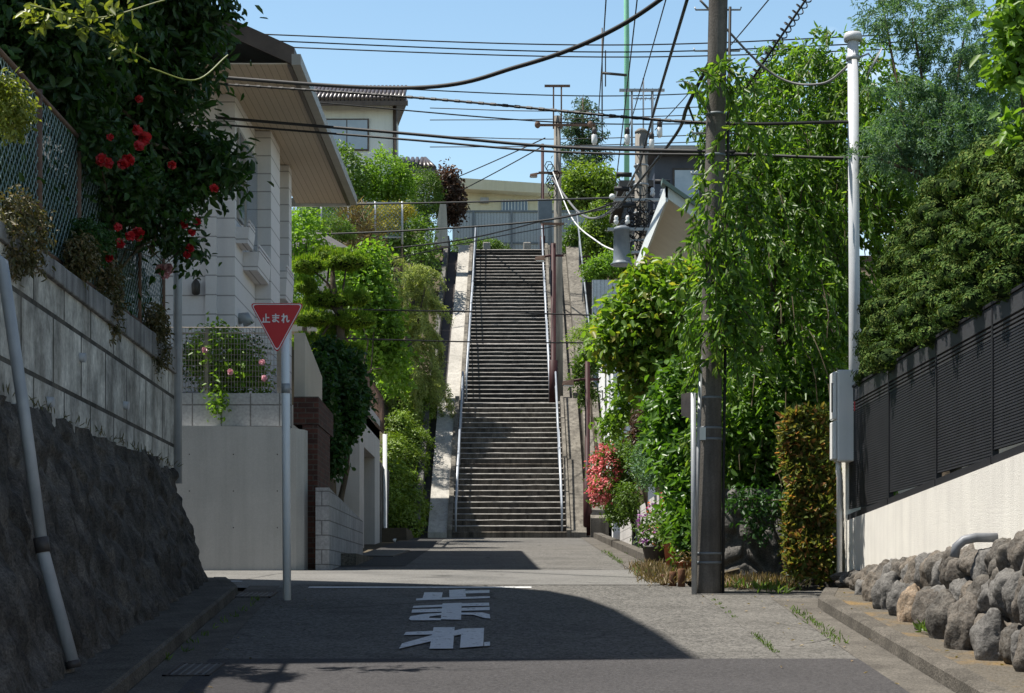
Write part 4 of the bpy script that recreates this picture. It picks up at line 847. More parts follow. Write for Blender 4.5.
for z, w, d in ((16.45, .75, 0), (15.3, 1.75, .25), (13.9, .7, -.2), (12.4, .6, -.1)):
    a = MB(); crossarm(a, (1.33 + d, 52.85, z), w, .06); a.build('crossarm', 'rust', ep2)
a = MB(); a.tube([(1.22, 52.88, 15.2), (1.22, 52.88, 16.45)], .025, 6); a.tube([(1.45, 52.88, 15.2), (1.45, 52.88, 16.45)], .025, 6); a.build('mast_bracket', 'rust', ep2)
for x in (.75, 2.3):
    a = MB(); ico(a, (x, 52.8, 15.3), (.09, .09, .11), 2, 0); a.build('insulator', 'rust', ep2)
a = MB()
for k in range(10):
    c = Vector((1.2 + g.normal() * .1, 52.8, 13.6 + g.normal() * .3)); a.tube([c + Vector((math.cos(q * 1.05) * .12, 0, math.sin(q * 1.05) * .14)) for q in range(7)], .014, 5)
a.build('cable_tangle', 'cable', ep2)
def lamp(label, base, h, arm, r, thick, arml=.55):
    t = T('street_lamp', label, 'street lamp', base, 'maroon street lamps up the stairs'); b = Vector(base)
    m = MB(); m.tube([b - Vector((0, 0, .1)), b + Vector((0, 0, thick)), b + Vector((0, 0, thick + .02)), b + Vector((0, 0, h))], [r * 1.7, r * 1.7, r, r], 14); m.build('post', 'maroon', t)
    m = MB(); z = arm; m.tube([b + Vector((.3, 0, z)), b + Vector((-arml * .3, 0, z)), b + Vector((-arml, 0, z - .05))], .035, 8); m.build('arm', 'maroon', t)
    c = b + Vector((-arml - .02, 0, z - .1)); m = MB(); m.hexa([c + Vector(q) for q in ((-.17, -.1, -.05), (.12, -.1, -.05), (.12, .1, -.05), (-.17, .1, -.05), (-.15, -.07, .05), (.12, -.07, .1), (.12, .07, .1), (-.15, .07, .05))]); hd = m.build('lamp_head', 'rust', t)
    m = MB(); m.box(c.x - .14, c.x + .1, c.y - .08, c.y + .08, c.z - .075, c.z - .052); m.build('lens', 'lamp_glass', hd)
lamp('maroon street lamp at the foot of the stairs beside the pink azalea', (1.9, 45.3, 2.95), 4.45, 4.0, .065, 1.5, .45)
lamp('maroon street lamp standing on the stair landing with arm over the steps', (1.2, 52.2, 7.0), 4.7, 4.35, .075, 1.3, .35)
lamp('dark thin street lamp at the very top of the stairs', (1.16, 68.4, 14.1), 4.5, 3.4, .06, 1.0, .3)
cb = T('pole_cabinet', 'pale blue grey equipment box fixed to the topmost lamp post', 'equipment box', (1.2, 68.2, 15.5))
m = MB(); m.box(.98, 1.52, 68.1, 68.3, 15.55, 16.45); m.build('cabinet', 'tank', cb, bevel=.02); m = MB(); m.box(1.0, 1.04, 68.05, 68.1, 14.2, 15.6); m.build('support', 'rail', cb)
mst = T('green_mast', 'tall pale green steel mast rising far behind the houses', 'mast', (5.1, 80, 14))
m = MB(); m.tube([(5.1, 80, 13.5), (5.1, 80, 26), (5.0, 80, 36)], [.13, .12, .1], 10); m.build('shaft', 'green_mast', mst)
m = MB(); m.tube([(4.0, 79.9, 24.6), (5.1, 79.9, 24.5)], .06, 6); m.build('arm', 'dark_iron', mst)
m = MB(); m.tube([(4.0, 79.9, 21.6), (4.0, 79.9, 26.6)], .035, 6); m.tube([(4.15, 79.9, 24), (4.15, 79.9, 25.6)], .03, 6); m.build('antenna', 'dark_iron', mst)
tv = T('tv_aerial', 'rooftop television aerial beside the green mast', 'aerial', (4.5, 62, 15))
m = MB(); m.tube([(4.45, 61, 15.2), (4.45, 61, 19.0)], .03, 6)
for z, w in ((18.6, 1.0), (18.3, .8)):
    m.tube([(4.45 - w / 2, 61, z), (4.45 + w / 2, 61, z)], .02, 5)
    for k in range(6): x = 4.45 - w / 2 + w * k / 5; m.tube([(x, 60.8, z), (x, 61.2, z)], .012, 4)
m.build('aerial_rod', 'galv', tv)
def spline(pts, n=14):
    q = [Vector(p) for p in pts]; q = [q[0] * 2 - q[1]] + q + [q[-1] * 2 - q[-2]]; out = []
    for i in range(1, len(q) - 2):
        for k in range(n):
            t = k / n; out.append(.5 * (2 * q[i] + (q[i + 1] - q[i - 1]) * t + (2 * q[i - 1] - 5 * q[i] + 4 * q[i + 1] - q[i + 2]) * t * t + (3 * q[i] - q[i - 1] - 3 * q[i + 1] + q[i + 2]) * t ** 3))
    return out + [q[-2]]
def wire(label, pts, sag, r, mat='cable', n=14, knots=0):
    m = MB(); line = spline(pts, n)
    if len(pts) == 2: line = [q - Vector((0, 0, sag * 4 * (k / (len(line) - 1)) * (1 - k / (len(line) - 1)))) for k, q in enumerate(line)]
    m.tube(line, r, 6)
    if knots:
        for k in range(knots):
            i = (k + .5) / knots * (len(line) - 1); j = int(i); p = line[j].lerp(line[min(j + 1, len(line) - 1)], i - j); d = (line[min(j + 1, len(line) - 1)] - line[j]).normalized()
            m.tube([p - d * .04, p + d * .04], r * 1.35, 5)
    m.build('overhead_wire', mat, label=label, cat='wire', group='overhead wires')
UPX = lambda z: (ax(z), 19.7, z)
wire('thick black cable dipping from the upper left eaves then rising to the top edge', [P(150, 72, 26), P(400, 88, 22.5), P(520, 66, 21.4), P(620, 26, 20.4), UPX(8.6)], .05, .026)
wire('knotted black cable strung from the left house to the white service pole', [P(160, 80, 26), P(420, 98, 22.5), P(690, 122, 20.3), P(853, 122, 20.3)], .04, .015, knots=70)
wire('heavy upper black cable of the pair crossing level with the tiled house wall', [P(150, 112, 27), P(400, 133, 25), P(560, 147, 24), P(735, 152, 22)], .03, .022)
wire('heavy lower black cable of the pair crossing level with the tiled house wall', [P(150, 119, 27), P(400, 139, 25.2), P(560, 152, 24.2), P(735, 155, 22.2)], .03, .016)
wire('slack cable looping from under the heavy pair towards the right houses', [P(735, 154, 22), P(860, 158, 21), P(1000, 150, 20)], .02, .02)
for k, (y0, y1, y2, Y, l) in enumerate(((32, 45, 33, 60, 'highest thin wire across the open sky'), (38, 52, 41, 60, 'second thin wire from the top across the sky'), (44, 57, 48, 61, 'third thin wire from the top across the sky'))):
    wire(l, [P(200, y0, Y), P(600, y1, Y), P(930, y2, Y)], .05, .022)
wire('thin wire crossing behind the heads of both power poles', [P(300, 101, 52), P(553, 122, 52.8), P(700, 124, 60)], .1, .02)
wire('thin wire sagging just above the green cedar crown tip', [P(300, 84, 58), P(600, 96, 62), P(830, 86, 66)], .1, .02)
wire('cable running from the far fence to the transformer pole', [P(270, 206, 48), P(470, 202, 44), P(640, 197, 38)], .1, .022)
wire('cable sagging across the view just over the panel fence', [P(270, 236, 44), P(420, 230, 42), P(560, 218, 40), P(650, 190, 38)], .06, .022)
wire('cable crossing the upper stair flights at the hedge line', [P(330, 254, 44), P(460, 240, 44), P(560, 217, 46), P(640, 204, 38)], .05, .018)
wire('blue grey cable rising from the bamboo to the slender pole', [P(380, 262, 46), P(480, 240, 48), P(556, 226, 52.5)], .08, .016)
wire('cable crossing the middle of the upper stairs', [P(330, 309, 40), P(480, 312, 41), P(620, 316, 41)], .04, .018)
wire('lower cable crossing the upper stairs above the landing', [P(330, 338, 39), P(480, 342, 40), P(620, 343, 41)], .04, .016)
wire('steep black service cable falling from the top edge to the transformer pole', [P(690, -10, 20.5), P(655, 108, 30), P(640, 165, 37.5)], .05, .022)
wire('steep black cable along the utility pole branching downward', [UPX(7.6), P(688, 105, 21), P(672, 140, 26), P(618, 208, 37)], .05, .024)
wire('short branch wire dropping from the steep black cable', [P(688, 105, 21), P(698, 132, 24)], .0, .014)
wire('slack grey cable sagging between the two concrete poles', [P(640, 165, 37.5), P(612, 210, 41), P(582, 215, 46), P(552, 178, 52.8)], .25, .03, 'cable_grey')
wire('slack white cable sagging from the slender pole to the transformer', [P(553, 172, 52.8), P(572, 218, 46), P(598, 242, 40), P(618, 252, 37.7)], .12, .018, 'cable_white')
for k, (a, b, l) in enumerate((((638, -8), (612, 215), 'thin wire descending left of the green mast'), ((668, -8), (622, 150), 'thin wire descending right of the green mast'), ((775, -8), (655, 130), 'thin wire slanting from the top edge to the navy house roof'), ((606, 0), (598, 120), 'thin near vertical wire beside the mast antenna'))):
    wire(l, [P(*a, 30), P(*b, 45)], .05, .012)
for k, (a, b, l) in enumerate((((455, 178), (545, 138), 'upper stay wire slanting to the slender pole'), ((462, 190), (545, 145), 'lower stay wire slanting to the slender pole'))):
    wire(l, [P(*a, 66), P(*b, 55)], .02, .018)
for k, (y, l) in enumerate(((108, 'first faint wire right of the slender pole'), (116, 'second faint wire right of the slender pole'), (136, 'third faint wire right of the slender pole'), (143, 'fourth faint wire right of the slender pole'))):
    wire(l, [P(430, y + 4 * (k % 2), 62), P(560, y + 3, 60), P(760, y - 3, 58)], .1, .016)
# spiral wound cable
m = MB(); a, b = P(815, -14, 20.5), P(745, 90, 21.5); line = []; L_ = (b - a).length; d = (b - a).normalized(); u = d.cross(Vector((0, 1, 0))).normalized(); v = d.cross(u)
for k in range(340):
    t = k / 339; q = t * L_ / .085 * 2 * math.pi; line.append(a + d * (t * L_) + (u * math.cos(q) + v * math.sin(q)) * .058)
m.tube(line, .008, 4); m.tube([a, b], .014, 6); m.build('spiral_cable_guard', 'cable', label='spiral wound cable guard slanting down behind the weeping tree', cat='cable guard')
wire('grey drop cable hanging from the white service pole into the tree', [P(853, 62, 20.3), P(820, 84, 20.4), P(770, 72, 20.8), P(700, 0, 20.6)], .05, .014, 'cable_grey')

# ================================================================== RIGHT SIDE GARDEN EDGE
ow = T('old_stone_wall', 'shaded mossy old stone wall behind the utility pole', 'stone wall', (2.9, 21, 1.6))
rows = []
for k in range(60):
    row = []
    for i in range(120):
        x = 2.25 + i * .014; z = 1.5 + k * .0225; cell = noise.voronoi(Vector((x * 3.0, z * 2.7, 1.3)))[0]; d = min(.1, (cell[1] - cell[0]) * .45)
        row.append((x, 20.75 + .18 * k / 60 - d - .02 * noise.noise(Vector((x * 9, z * 9, 0))), z))
    rows.append(row)
mb = MB(); mb.grid(rows); mb.build('stone_face', 'stone_wall', ow)
mb = MB(); mb.box(2.25, 4.2, 20.96, 21.3, 1.5, 2.8); mb.build('stone_backing', 'stone_wall', ow)
wb = T('white_block_wall', 'low pale block wall edging the lane behind the flower pots', 'wall', (2.6, 34, 2.3))
mb = MB(); mb.hexa([(2.55, 27, 2.0), (2.72, 27, 2.0), (2.72, 42.5, 2.6), (2.55, 42.5, 2.6), (2.55, 27, 3.35), (2.72, 27, 3.35), (2.72, 42.5, 3.3), (2.55, 42.5, 3.3)]); mb.build('blockwork', 'white_block', wb)
mb = MB(); mb.box(2.5, 2.75, 26.7, 26.99, 2.0, 3.9); mb.build('end_post', 'old_concrete', wb)
ck = MB(); ck.hexa([(2.02, 27, gz(27) - .1), (2.2, 27, gz(27) - .1), (2.2, 44.6, gz(44.6) - .1), (2.02, 44.6, gz(44.6) - .1), (2.02, 27, gz(27) + .14), (2.2, 27, gz(27) + .14), (2.2, 44.6, gz(44.6) + .14), (2.02, 44.6, gz(44.6) + .14)]); S(ck, 'kerb', 'kerb')
bd = MB(); bd.grid([[(x, y, gz(y) + .06 + (x - 2.0) * .25) for x in (2.0, 2.3, 2.6)] for y in np.linspace(20.5, 27, 10)]); S(bd, 'soil_bed', 'earth')
def pot(label, x, y, r, h, mat, plant, n, L, W, fl=None, nf=0, seed=1, hh=.3):
    z = gz(y) + .1; t = T('flower_pot', label, 'flower pot', (x, y, z), 'potted flowers at the lane edge'); g = np.random.default_rng(seed)
    m = MB(); m.lathe((x, y, z), [(r * .7, 0), (r * .95, h * .85), (r * 1.08, h * .86), (r * 1.08, h), (r * .9, h), (r * .85, h * .9)], 14); m.build('pot', mat, t)
    crown('foliage', g, [(x, y, z + h + hh * .45, r * 1.5, r * 1.5, hh * .6)], n, 8, .04, L, W, plant, t)
    if nf: crown('blossom', g, [(x, y, z + h + hh * .6, r * 1.6, r * 1.6, hh * .6)], nf, 6, .02, .045, .04, fl, t, shell=.9)
pot('dark planter with mauve and red flowers at the lane edge', 2.02, 25.4, .19, .22, 'dark_iron', 'lf_hedge', 60, .08, .03, 'petal_mauve', 26, 2, .45)
pot('low trough with orange red flowers behind the mauve flowers', 2.22, 26.2, .17, .25, 'terracotta', 'lf_hedge', 50, .08, .03, 'petal_orange', 24, 3, .55)
pot('square terracotta pot with green shoots nearest the sign post', 2.12, 23.6, .14, .3, 'terracotta', 'lf_weed', 40, .1, .03, None, 0, 4, .25)
pot('small terracotta pot half hidden in dry weeds at the kerb', 2.1, 21.9, .11, .12, 'terracotta', 'lf_dry', 16, .07, .02, None, 0, 5, .12)
for k, (x, y, h, l) in enumerate(((1.93, 20.5, .2, 'taller red brown log edging stake by the utility pole'), (1.84, 20.6, .16, 'shorter red brown log edging stake left of the taller one'), (1.75, 20.75, .12, 'lowest red brown log edging stake furthest from the pole'))):
    m = MB(); m.lathe((x, y, gz(y)), [(.042, -.05), (.042, h), (.035, h + .01)], 10); m.build('log_stake', 'log', label=l, cat='log', group='log edging stakes')

# ================================================================== VEGETATION
def bl(px, py, Y, rx, rz, ry=None): p = P(px, py, Y); s = Y / F; return (p.x, p.y, p.z, rx * s, (ry or rx) * s, rz * s)
def rng(k): return np.random.default_rng(1000 + k)
def simple(name, label, cat, base, blobs, mat, k, nc=300, per=14, cr=.1, L=.1, W=.05, trunk=.06, group=None, ttop=None, **kw):
    g = rng(k); t = T(name, label, cat, base, group); m = MB(); c = Vector(blobs[0][:3]); b = Vector(base)
    m.tube([b - Vector((0, 0, .2)), b.lerp(c, .5) + Vector((g.normal() * .05, 0, 0)), c], [trunk, trunk * .8, trunk * .3], 8)
    limbs(g, m, b.lerp(c, .5), [q[:3] for q in blobs[1:]], trunk * .5); m.build('trunk' if 'tree' in cat else 'stem', 'bark', t)
    crown('crown' if 'tree' in cat else 'foliage', g, blobs, nc, per, cr, L, W, mat, t, **kw); return t
# left: dark climbing tree over the fence
g = rng(1); vb = [(-4.3, 15.8, 6.5, .75, 1.0, .7), (-4.0, 17.2, 7.1, .6, 1.0, .75), (-3.75, 17.7, 6.65, .4, .7, .45), (-3.85, 18.0, 6.15, .35, .5, .4), (-4.3, 15.2, 7.5, .9, .8, .8), (-3.8, 18.0, 7.85, .65, .9, .7), (-3.25, 17.9, 7.4, .3, .5, .35), (-3.15, 17.9, 6.75, .16, .4, .2), (-4.25, 15.2, 6.25, .5, .5, .35), (-3.2, 18.2, 6.05, .26, .4, .22), (-2.93, 18.1, 5.9, .17, .3, .12), (-3.4, 18.1, 5.75, .25, .4, .2)]
t = tree('climbing_tree', 'dense dark leafy climber billowing over the left wall fence', 'tree', (-4.25, 17.3, 4.1), (-4.1, 17.1, 6.3), .09, g, [b[:3] for b in vb])
crown('crown', g, vb, 1500, 19, .14, .13, .052, 'lf_vine', t, droop=.5, shell=.5, out=.8, lump=.7)
simple('shade_shrubbery', 'added dark shrubbery deepening the tone behind the chain link fence', 'shrub', (-4.3, 16, 4.2), [(-4.25, 13.6 + .9 * k, 4.95, .25, .6, .6) for k in range(7)], 'lf_vine', 9, 420, 14, .12, .11, .055, .03)  # shrubbery added to darken the view through the fence
# rose bush with red blooms
g = rng(2); rb = [(-3.66, 16.9, 5.45, .28, .5, .32), (-3.48, 17.8, 5.45, .3, .4, .32), (-3.74, 16.1, 5.65, .25, .4, .3), (-3.32, 18.3, 5.15, .13, .3, .14)]
t = tree('rose_bush', 'climbing rose bush with deep red blooms spilling over the coping', 'rose bush', (-3.85, 17.6, 4.35), (-3.7, 17.5, 4.9), .025, g, [b[:3] for b in rb] + [(-3.4, 17.2, 5.0), (-3.5, 18.0, 5.1)], 'twig')
crown('foliage', g, rb, 260, 15, .1, .085, .045, 'lf_vine', t, droop=.4)
def bloom(g, c, r, mat, parent):
    c = np.array(c); n = 26; d = nrm(g.normal(size=(n, 3)) + np.array([.5, -.8, .2])); leaf_mesh('rose', c + d * r * .3, nrm(np.cross(d, g.normal(size=(n, 3)))), d, r * 1.1, r * 1.2, mat, parent, -.25, .3)
for px, py, Y, r in ((102, 160, 16.4, .07), (108, 163, 16.4, .06), (128, 160, 16.6, .07), (123, 164, 16.5, .06), (137, 130, 16.8, .06), (145, 138, 16.9, .075), (139, 146, 16.8, .06), (110, 137, 16.5, .04), (172, 165, 17.4, .05), (214, 188, 18.0, .055), (184, 224, 18.4, .06), (197, 222, 18.4, .05), (192, 232, 18.4, .05), (190, 248, 18.6, .055), (187, 255, 18.6, .05), (118, 227, 17.0, .05), (138, 234, 17.3, .08), (130, 236, 17.2, .06), (120, 243, 17.0, .06), (109, 258, 16.8, .05), (139, 99, 16.9, .045)):
    p = P(px, py, Y - (1.1 if py < 200 else .7)); bloom(g, p, r * .8, 'petal_red', t)
for px, py, r in ((161, 270, .06), (168, 269, .06), (165, 274, .055)): bloom(g, P(px, py, 18.3), r, 'petal_pink', t)
t = T('sunlit_vine', 'pale yellow green vine shoots trailing across the dark climber', 'vine', P(40, 40, 13.3)); g = rng(3)
m = MB()
for a, b, c in (((30, 5), (95, 18), (165, 0)), ((60, 12), (110, 40), (150, 62)), ((150, 68), (195, 80), (228, 55))): m.tube(spline([P(*a, 13.0), P(*b, 13.0), P(*c, 13.1)], 8), .006, 5)
m.build('stem', 'lf_sprig', t)
sb = [(*P(80, 12, 13.1), .16, .15, .06), (*P(72, 26, 13.0), .08, .1, .05), (*P(108, 38, 13.0), .1, .1, .05), (*P(126, 50, 13.0), .06, .1, .06), (*P(40, 18, 13.1), .12, .1, .06), (*P(110, 10, 13.1), .12, .1, .05)]
crown('foliage', g, sb, 24, 7, .03, .085, .04, 'lf_sprig', t)
# plants hanging on the wall top
for k, (px, py, Y, rx, rz, m_, l) in enumerate(((20, 236, 12.9, .17, .33, 'lf_moss', 'browned clump of creeper hanging over the coping nearest the pipe'), (80, 256, 15.2, .1, .2, 'lf_moss', 'small dark clump hanging from the coping middle'), (106, 300, 16.6, .13, .42, 'lf_moss', 'long hanging tuft drooping from the coping middle'), (155, 338, 19.0, .13, .4, 'lf_moss', 'hanging tuft drooping at the far end of the coping'), (90, 240, 15.8, .2, .14, 'lf_dark', 'low green plant growing along the coping edge'), (8, 108, 12.6, .14, .2, 'lf_sprig', 'pale sunlit creeper clump on the chain link fence'))):
    c = P(px, py, Y); g = rng(20 + k)
    crown('hanging_plant', g, [(c.x, c.y, c.z, rx, rx * 2.0, rz)], 130, 14, .035, .05, .02, m_, None, droop=1.2, label=l, cat='plant', group='plants on the left wall top', shell=.35)
# garden behind planter fence
g = rng(30); t = tree('garden_rose', 'yellow green rose shrub growing through the mesh fence', 'shrub', (-4.1, 25.2, 4.3), (-4.05, 25.2, 4.6), .02, g, [(-4.2, 25.2, 4.9), (-3.9, 25.2, 4.9), (-4.05, 25.1, 5.2)], 'twig')
crown('foliage', g, [(-4.1, 25.15, 4.9, .42, .3, .45), (-3.7, 25.15, 4.65, .28, .25, .28), (-4.05, 24.75, 4.3, .09, .06, .2)], 300, 12, .07, .075, .038, 'lf_light', t)
for px, py, m_ in ((222, 178, 0), (262, 362, 1), (264, 378, 1), (205, 350, 0), (230, 372, 1)):
    if py > 300: bloom(g, P(px, py, 24.75), .045, 'petal_pink', t)
g = rng(31); crown('blue_flower_bush', g, [(-4.45, 25.2, 4.8, .16, .2, .35), (-3.7, 25.25, 4.95, .2, .2, .25)], 60, 10, .06, .06, .03, 'lf_dark', None, label='small flowering bush with pale blue blossoms behind the mesh fence', cat='bush')
g = rng(32); t = tree('dark_shrub_tree', 'dark green leafy tree overhanging the grey block wall', 'tree', (-2.95, 31, 2.7), (-2.95, 31, 4.3), .06, g, [(-3.1, 31, 5.4), (-2.7, 31, 5.0), (-2.9, 30.6, 4.6), (-3.0, 31.5, 5.6)])
crown('crown', g, [bl(334, 400, 30, 18, 36), bl(342, 372, 30.5, 18, 20), bl(328, 360, 30, 13, 18), bl(346, 415, 30, 13, 26), bl(330, 450, 29.5, 11, 24), bl(358, 400, 30.5, 8, 10), bl(320, 395, 29, 9, 36)], 620, 16, .08, .11, .06, 'lf_dark', t, droop=.4)
# clipped pine
g = rng(33); Yp = 36.0; pads = [(309, 266, 15, 8), (347, 262, 21, 9), (330, 256, 14, 7), (306, 287, 9, 6), (327, 301, 25, 8), (354, 299, 15, 7), (312, 319, 19, 8), (354, 321, 20, 8), (333, 333, 14, 7), (306, 342, 14, 7), (345, 352, 18, 8), (322, 356, 14, 7)]
pb_ = [(*P(px, py, Yp + (k % 3) * .3 - .3), rx * Yp / F, rx * Yp / F * .9, rz * Yp / F) for k, (px, py, rx, rz) in enumerate(pads)]
t = T('clipped_pine', 'cloud pruned pine with flat layered pads on the left terrace', 'pine tree', (-3.6, 36, 4.1)); m = MB(); m.tube([(-3.55, 36, 4.0), (-3.5, 36, 5.4), P(341, 318, 36), P(333, 285, 36), P(332, 258, 36)], [.12, .1, .08, .06, .03], 9)
limbs(g, m, P(340, 318, 36), [b[:3] for b in pb_], .045, .015); m.build('trunk', 'bark', t)
for b in pb_:
    pc = crown('pad', g, [(b[0], b[1], b[2], b[3], b[4], b[5] * .85)], 420, 10, .018, .05, .02, 'lf_pine', t, shell=.88, flat=.6, lump=.3, up=.6, out=1.2, rnd=.45)
    needles('needle_tuft', g, [(b[0], b[1], b[2] + b[5] * .35, b[3] * .95, b[4] * .95, b[5] * .7)], 110, 9, .02, .09, .014, 'lf_pine', pc, shell=.9, flat=.4, up=1.6)
    mb = MB(); ico(mb, (b[0], b[1], b[2] - b[5] * .1), (b[3] * .85, b[4] * .85, b[5] * .65), 2, .2, 1.5, b[0]); mb.build('pad_shade_core', 'shade_core', pc)  # solid core added so light does not pass through the pad
g = rng(34); t = tree('pale_leaf_tree', 'bright light green broadleaf tree behind the clipped pine', 'tree', (-3.2, 40.5, 4.5), (-3.3, 40.5, 6.5), .07, g, [(-3.6, 40.5, 8.4), (-3.1, 40.5, 7.6), (-2.9, 40.3, 6.6), (-3.5, 40.6, 7)])
crown('crown', g, [bl(365, 290, 41, 24, 30), bl(378, 325, 41, 20, 30), bl(388, 355, 41, 16, 24), bl(350, 275, 41, 18, 20), bl(395, 378, 42, 12, 16), bl(372, 262, 41, 14, 16)], 560, 16, .13, .12, .07, 'lf_light', t)
g = rng(35); t = T('side_leaf_tree', 'slim light green tree at the corner of the siding house eaves', 'tree', (-4.6, 39, 4.1)); m = MB(); m.tube([(-4.6, 39, 4.1), (-4.5, 39, 7), (-4.45, 39, 9.2)], [.08, .06, .02], 8); m.build('trunk', 'bark', t)
crown('crown', g, [(-4.55, 39, 9.3, .45, .5, .7), (-4.6, 39, 8.2, .4, .5, .6)], 200, 14, .11, .11, .06, 'lf_light', t)
# feathery tree
g = rng(36); t = T('feathery_tree', 'wispy feathery yellow green tree leaning over the stair ramp', 'tree', (-3.1, 50, 6.5)); m = MB(); st = []; ln = []; gd = []
for k in range(64):
    h = g.uniform(0, 1); b = np.array([-3.2 + .5 * g.random() + g.normal() * .1, 50 + g.normal() * .4, 7.0 + h * 3.6]); a = g.uniform(0, 6.283); st.append(b); ln.append(g.uniform(1.1, 2.0) * (1.15 - .4 * h)); gd.append((math.cos(a) * .75 + .3, math.sin(a) * .6, g.uniform(.9, 1.6)))
m.tube([(-3.2, 50, 6.0), (-3.1, 50, 9), (-3.05, 50, 11.4)], [.08, .06, .02], 8); m.tube([(-3.2, 50, 6.2), (-2.7, 49.8, 8.6), (-2.4, 49.7, 10)], [.06, .04, .015], 8)
for k in range(26):
    h = g.uniform(0, 1); st.append(np.array([-2.9 + .5 * h, 49.9, 6.8 + 3 * h])); ln.append(g.uniform(.6, 1.2)); a = g.uniform(0, 6.283); gd.append((math.cos(a) * .7 + .3, math.sin(a) * .6, g.uniform(.4, 1.2)))
pos, dr, lines = strands(g, st, ln, .06, gd, .5); 
for L_ in lines: m.tube(L_[::4] + [L_[-1]], .006, 3, cap=False)
m.build('trunk', 'twig', t)
rep = 7; pp = np.repeat(pos, rep, 0) + g.normal(size=(len(pos) * rep, 3)) * .04; dd = np.repeat(dr, rep, 0) + g.normal(size=(len(pos) * rep, 3)) * .5
leaf_mesh('crown', pp, dd, g.normal(size=pp.shape), .1, .022, 'lf_feather', t)
g = rng(37); ab = [(-2.75 + .12 * math.sin(k * 2.1), 44.8 + k * .95, stz(44.8 + k * .95) + .35, .5, .65, .5) for k in range(9)] + [(-3.05, 45 + k * 1.2, stz(45 + k * 1.2) + .8, .4, .7, .5) for k in range(6)]
t = T('azalea_hedge', 'clipped yellow green azalea hedge climbing the slope left of the stairs', 'hedge', (-2.8, 46, 3.2)); m = MB()
for b in ab[:9]: m.tube([(b[0], b[1], b[2] - .6), (b[0], b[1], b[2])], .03, 6)
m.build('stem', 'twig', t); crown('foliage', g, ab, 3600, 11, .06, .075, .04, 'lf_azalea', t, shell=.8, out=1.0, up=.8)
simple('hillside_tree', 'rounded green tree in front of the white tiled house window', 'tree', (-5.6, 63, 12), [bl(345, 178, 63, 22, 32), bl(330, 200, 63, 22, 25), bl(318, 215, 62.5, 18, 18)], 'lf_hedge', 41, 420, 14, .14, .13, .07)
simple('hillside_tree', 'bushy green tree between the white tiled house and its annex', 'tree', (-4.4, 64, 12), [bl(387, 177, 64, 24, 25), bl(372, 195, 64, 18, 22), bl(398, 187, 64, 14, 16)], 'lf_light', 42, 420, 14, .14, .12, .06)
simple('hillside_tree', 'dark conical evergreen beside the grey annex roof', 'tree', (-3.2, 66, 13.5), [bl(424, 200, 66, 17, 28), bl(427, 192, 66, 13, 22)], 'lf_hedge', 43, 420, 16, .08, .08, .035, shell=.75)
simple('hillside_hedge', 'loose hedge filling the slope below the tiled houses', 'hedge', (-4.5, 61, 13), [bl(330 + 22 * k, 232 + 7 * math.sin(k * 2), 61, 20, 22) for k in range(5)] + [bl(425, 262, 60, 14, 22)], 'lf_hedge', 40, 520, 13, .13, .13, .06, .05)
simple('maroon_tree', 'small dark reddish leaved tree left of the cream house', 'tree', (-2.5, 66, 14), [bl(447, 192, 67, 13, 22), bl(450, 205, 67, 12, 20)], 'lf_maroon', 44, 300, 14, .14, .14, .08)
simple('round_shrub', 'yellow clipped round shrub, upper of two on the left hillside', 'shrub', (-4.0, 52, 10.5), [bl(390, 214, 52, 17, 9), bl(402, 212, 52, 12, 7)], 'lf_yellow', 45, 260, 12, .06, .06, .03, shell=.8)
simple('round_shrub', 'yellow clipped round shrub, lower of two on the left hillside', 'shrub', (-4.3, 51.6, 10), [bl(377, 228, 51.6, 11, 6), bl(392, 226, 51.6, 8, 5)], 'lf_yellow', 46, 160, 12, .05, .06, .03, shell=.8)
simple('round_shrub', 'dome shaped green shrub between the shed and chain link fence', 'shrub', (-4.8, 47.5, 9.5), [bl(332, 229, 47.5, 20, 9), bl(345, 232, 47.5, 12, 6)], 'lf_hedge', 47, 240, 12, .05, .06, .03, shell=.85)
simple('reed_clump', 'dry arching reeds in front of the far chain link fence', 'reeds', (-4.2, 49, 9.9), [bl(352, 225, 49, 14, 18), bl(362, 240, 49, 14, 16)], 'lf_dry', 48, 90, 8, .14, .4, .012, .02, droop=-.6, rnd=1.2)
simple('clipped_hedge', 'low clipped hedge at the top of the stairs', 'hedge', (-1.5, 69.2, 14.1), [bl(460, 248, 69, 12, 7), bl(475, 246, 69, 15, 6), bl(490, 246, 69, 12, 6), bl(500, 249, 69, 10, 4)], 'lf_hedge', 49, 420, 12, .05, .07, .035, shell=.85)
# cedar, tiered
g = rng(50); t = T('cedar_tree', 'tall tiered cedar rising behind the slender power pole', 'tree', (3.3, 85, 14)); m = MB(); m.tube([(3.3, 85, 13.8), (3.3, 85, 20), (3.35, 85, 24.9)], [.22, .14, .03], 9); bb = []
for k, (px, py, rx) in enumerate(((582, 104, 9), (588, 110, 9), (574, 117, 10), (590, 124, 14), (572, 130, 13), (596, 137, 12), (582, 143, 16), (568, 152, 13), (598, 156, 14), (584, 163, 20), (566, 172, 14), (602, 174, 12), (582, 184, 22), (590, 196, 18))):
    b = bl(px, py, 85 + g.normal() * .4, rx * .85, 4.5); bb.append(b); m.tube([(3.32, 85, b[2] - .3), b[:3]], [.06, .02], 5)
m.build('trunk', 'bark', t); crown('crown', g, bb, 420, 16, .17, .2, .05, 'lf_cedar', t, shell=.3, droop=.5, flat=.55)
simple('maple_tree', 'yellow green spreading maple below the cedar', 'tree', (3.4, 75, 14), [bl(588, 182, 75, 26, 14), bl(572, 196, 75, 14, 14), bl(602, 196, 75, 14, 14), bl(590, 200, 75, 22, 14)], 'lf_maple', 51, 520, 14, .2, .17, .09)
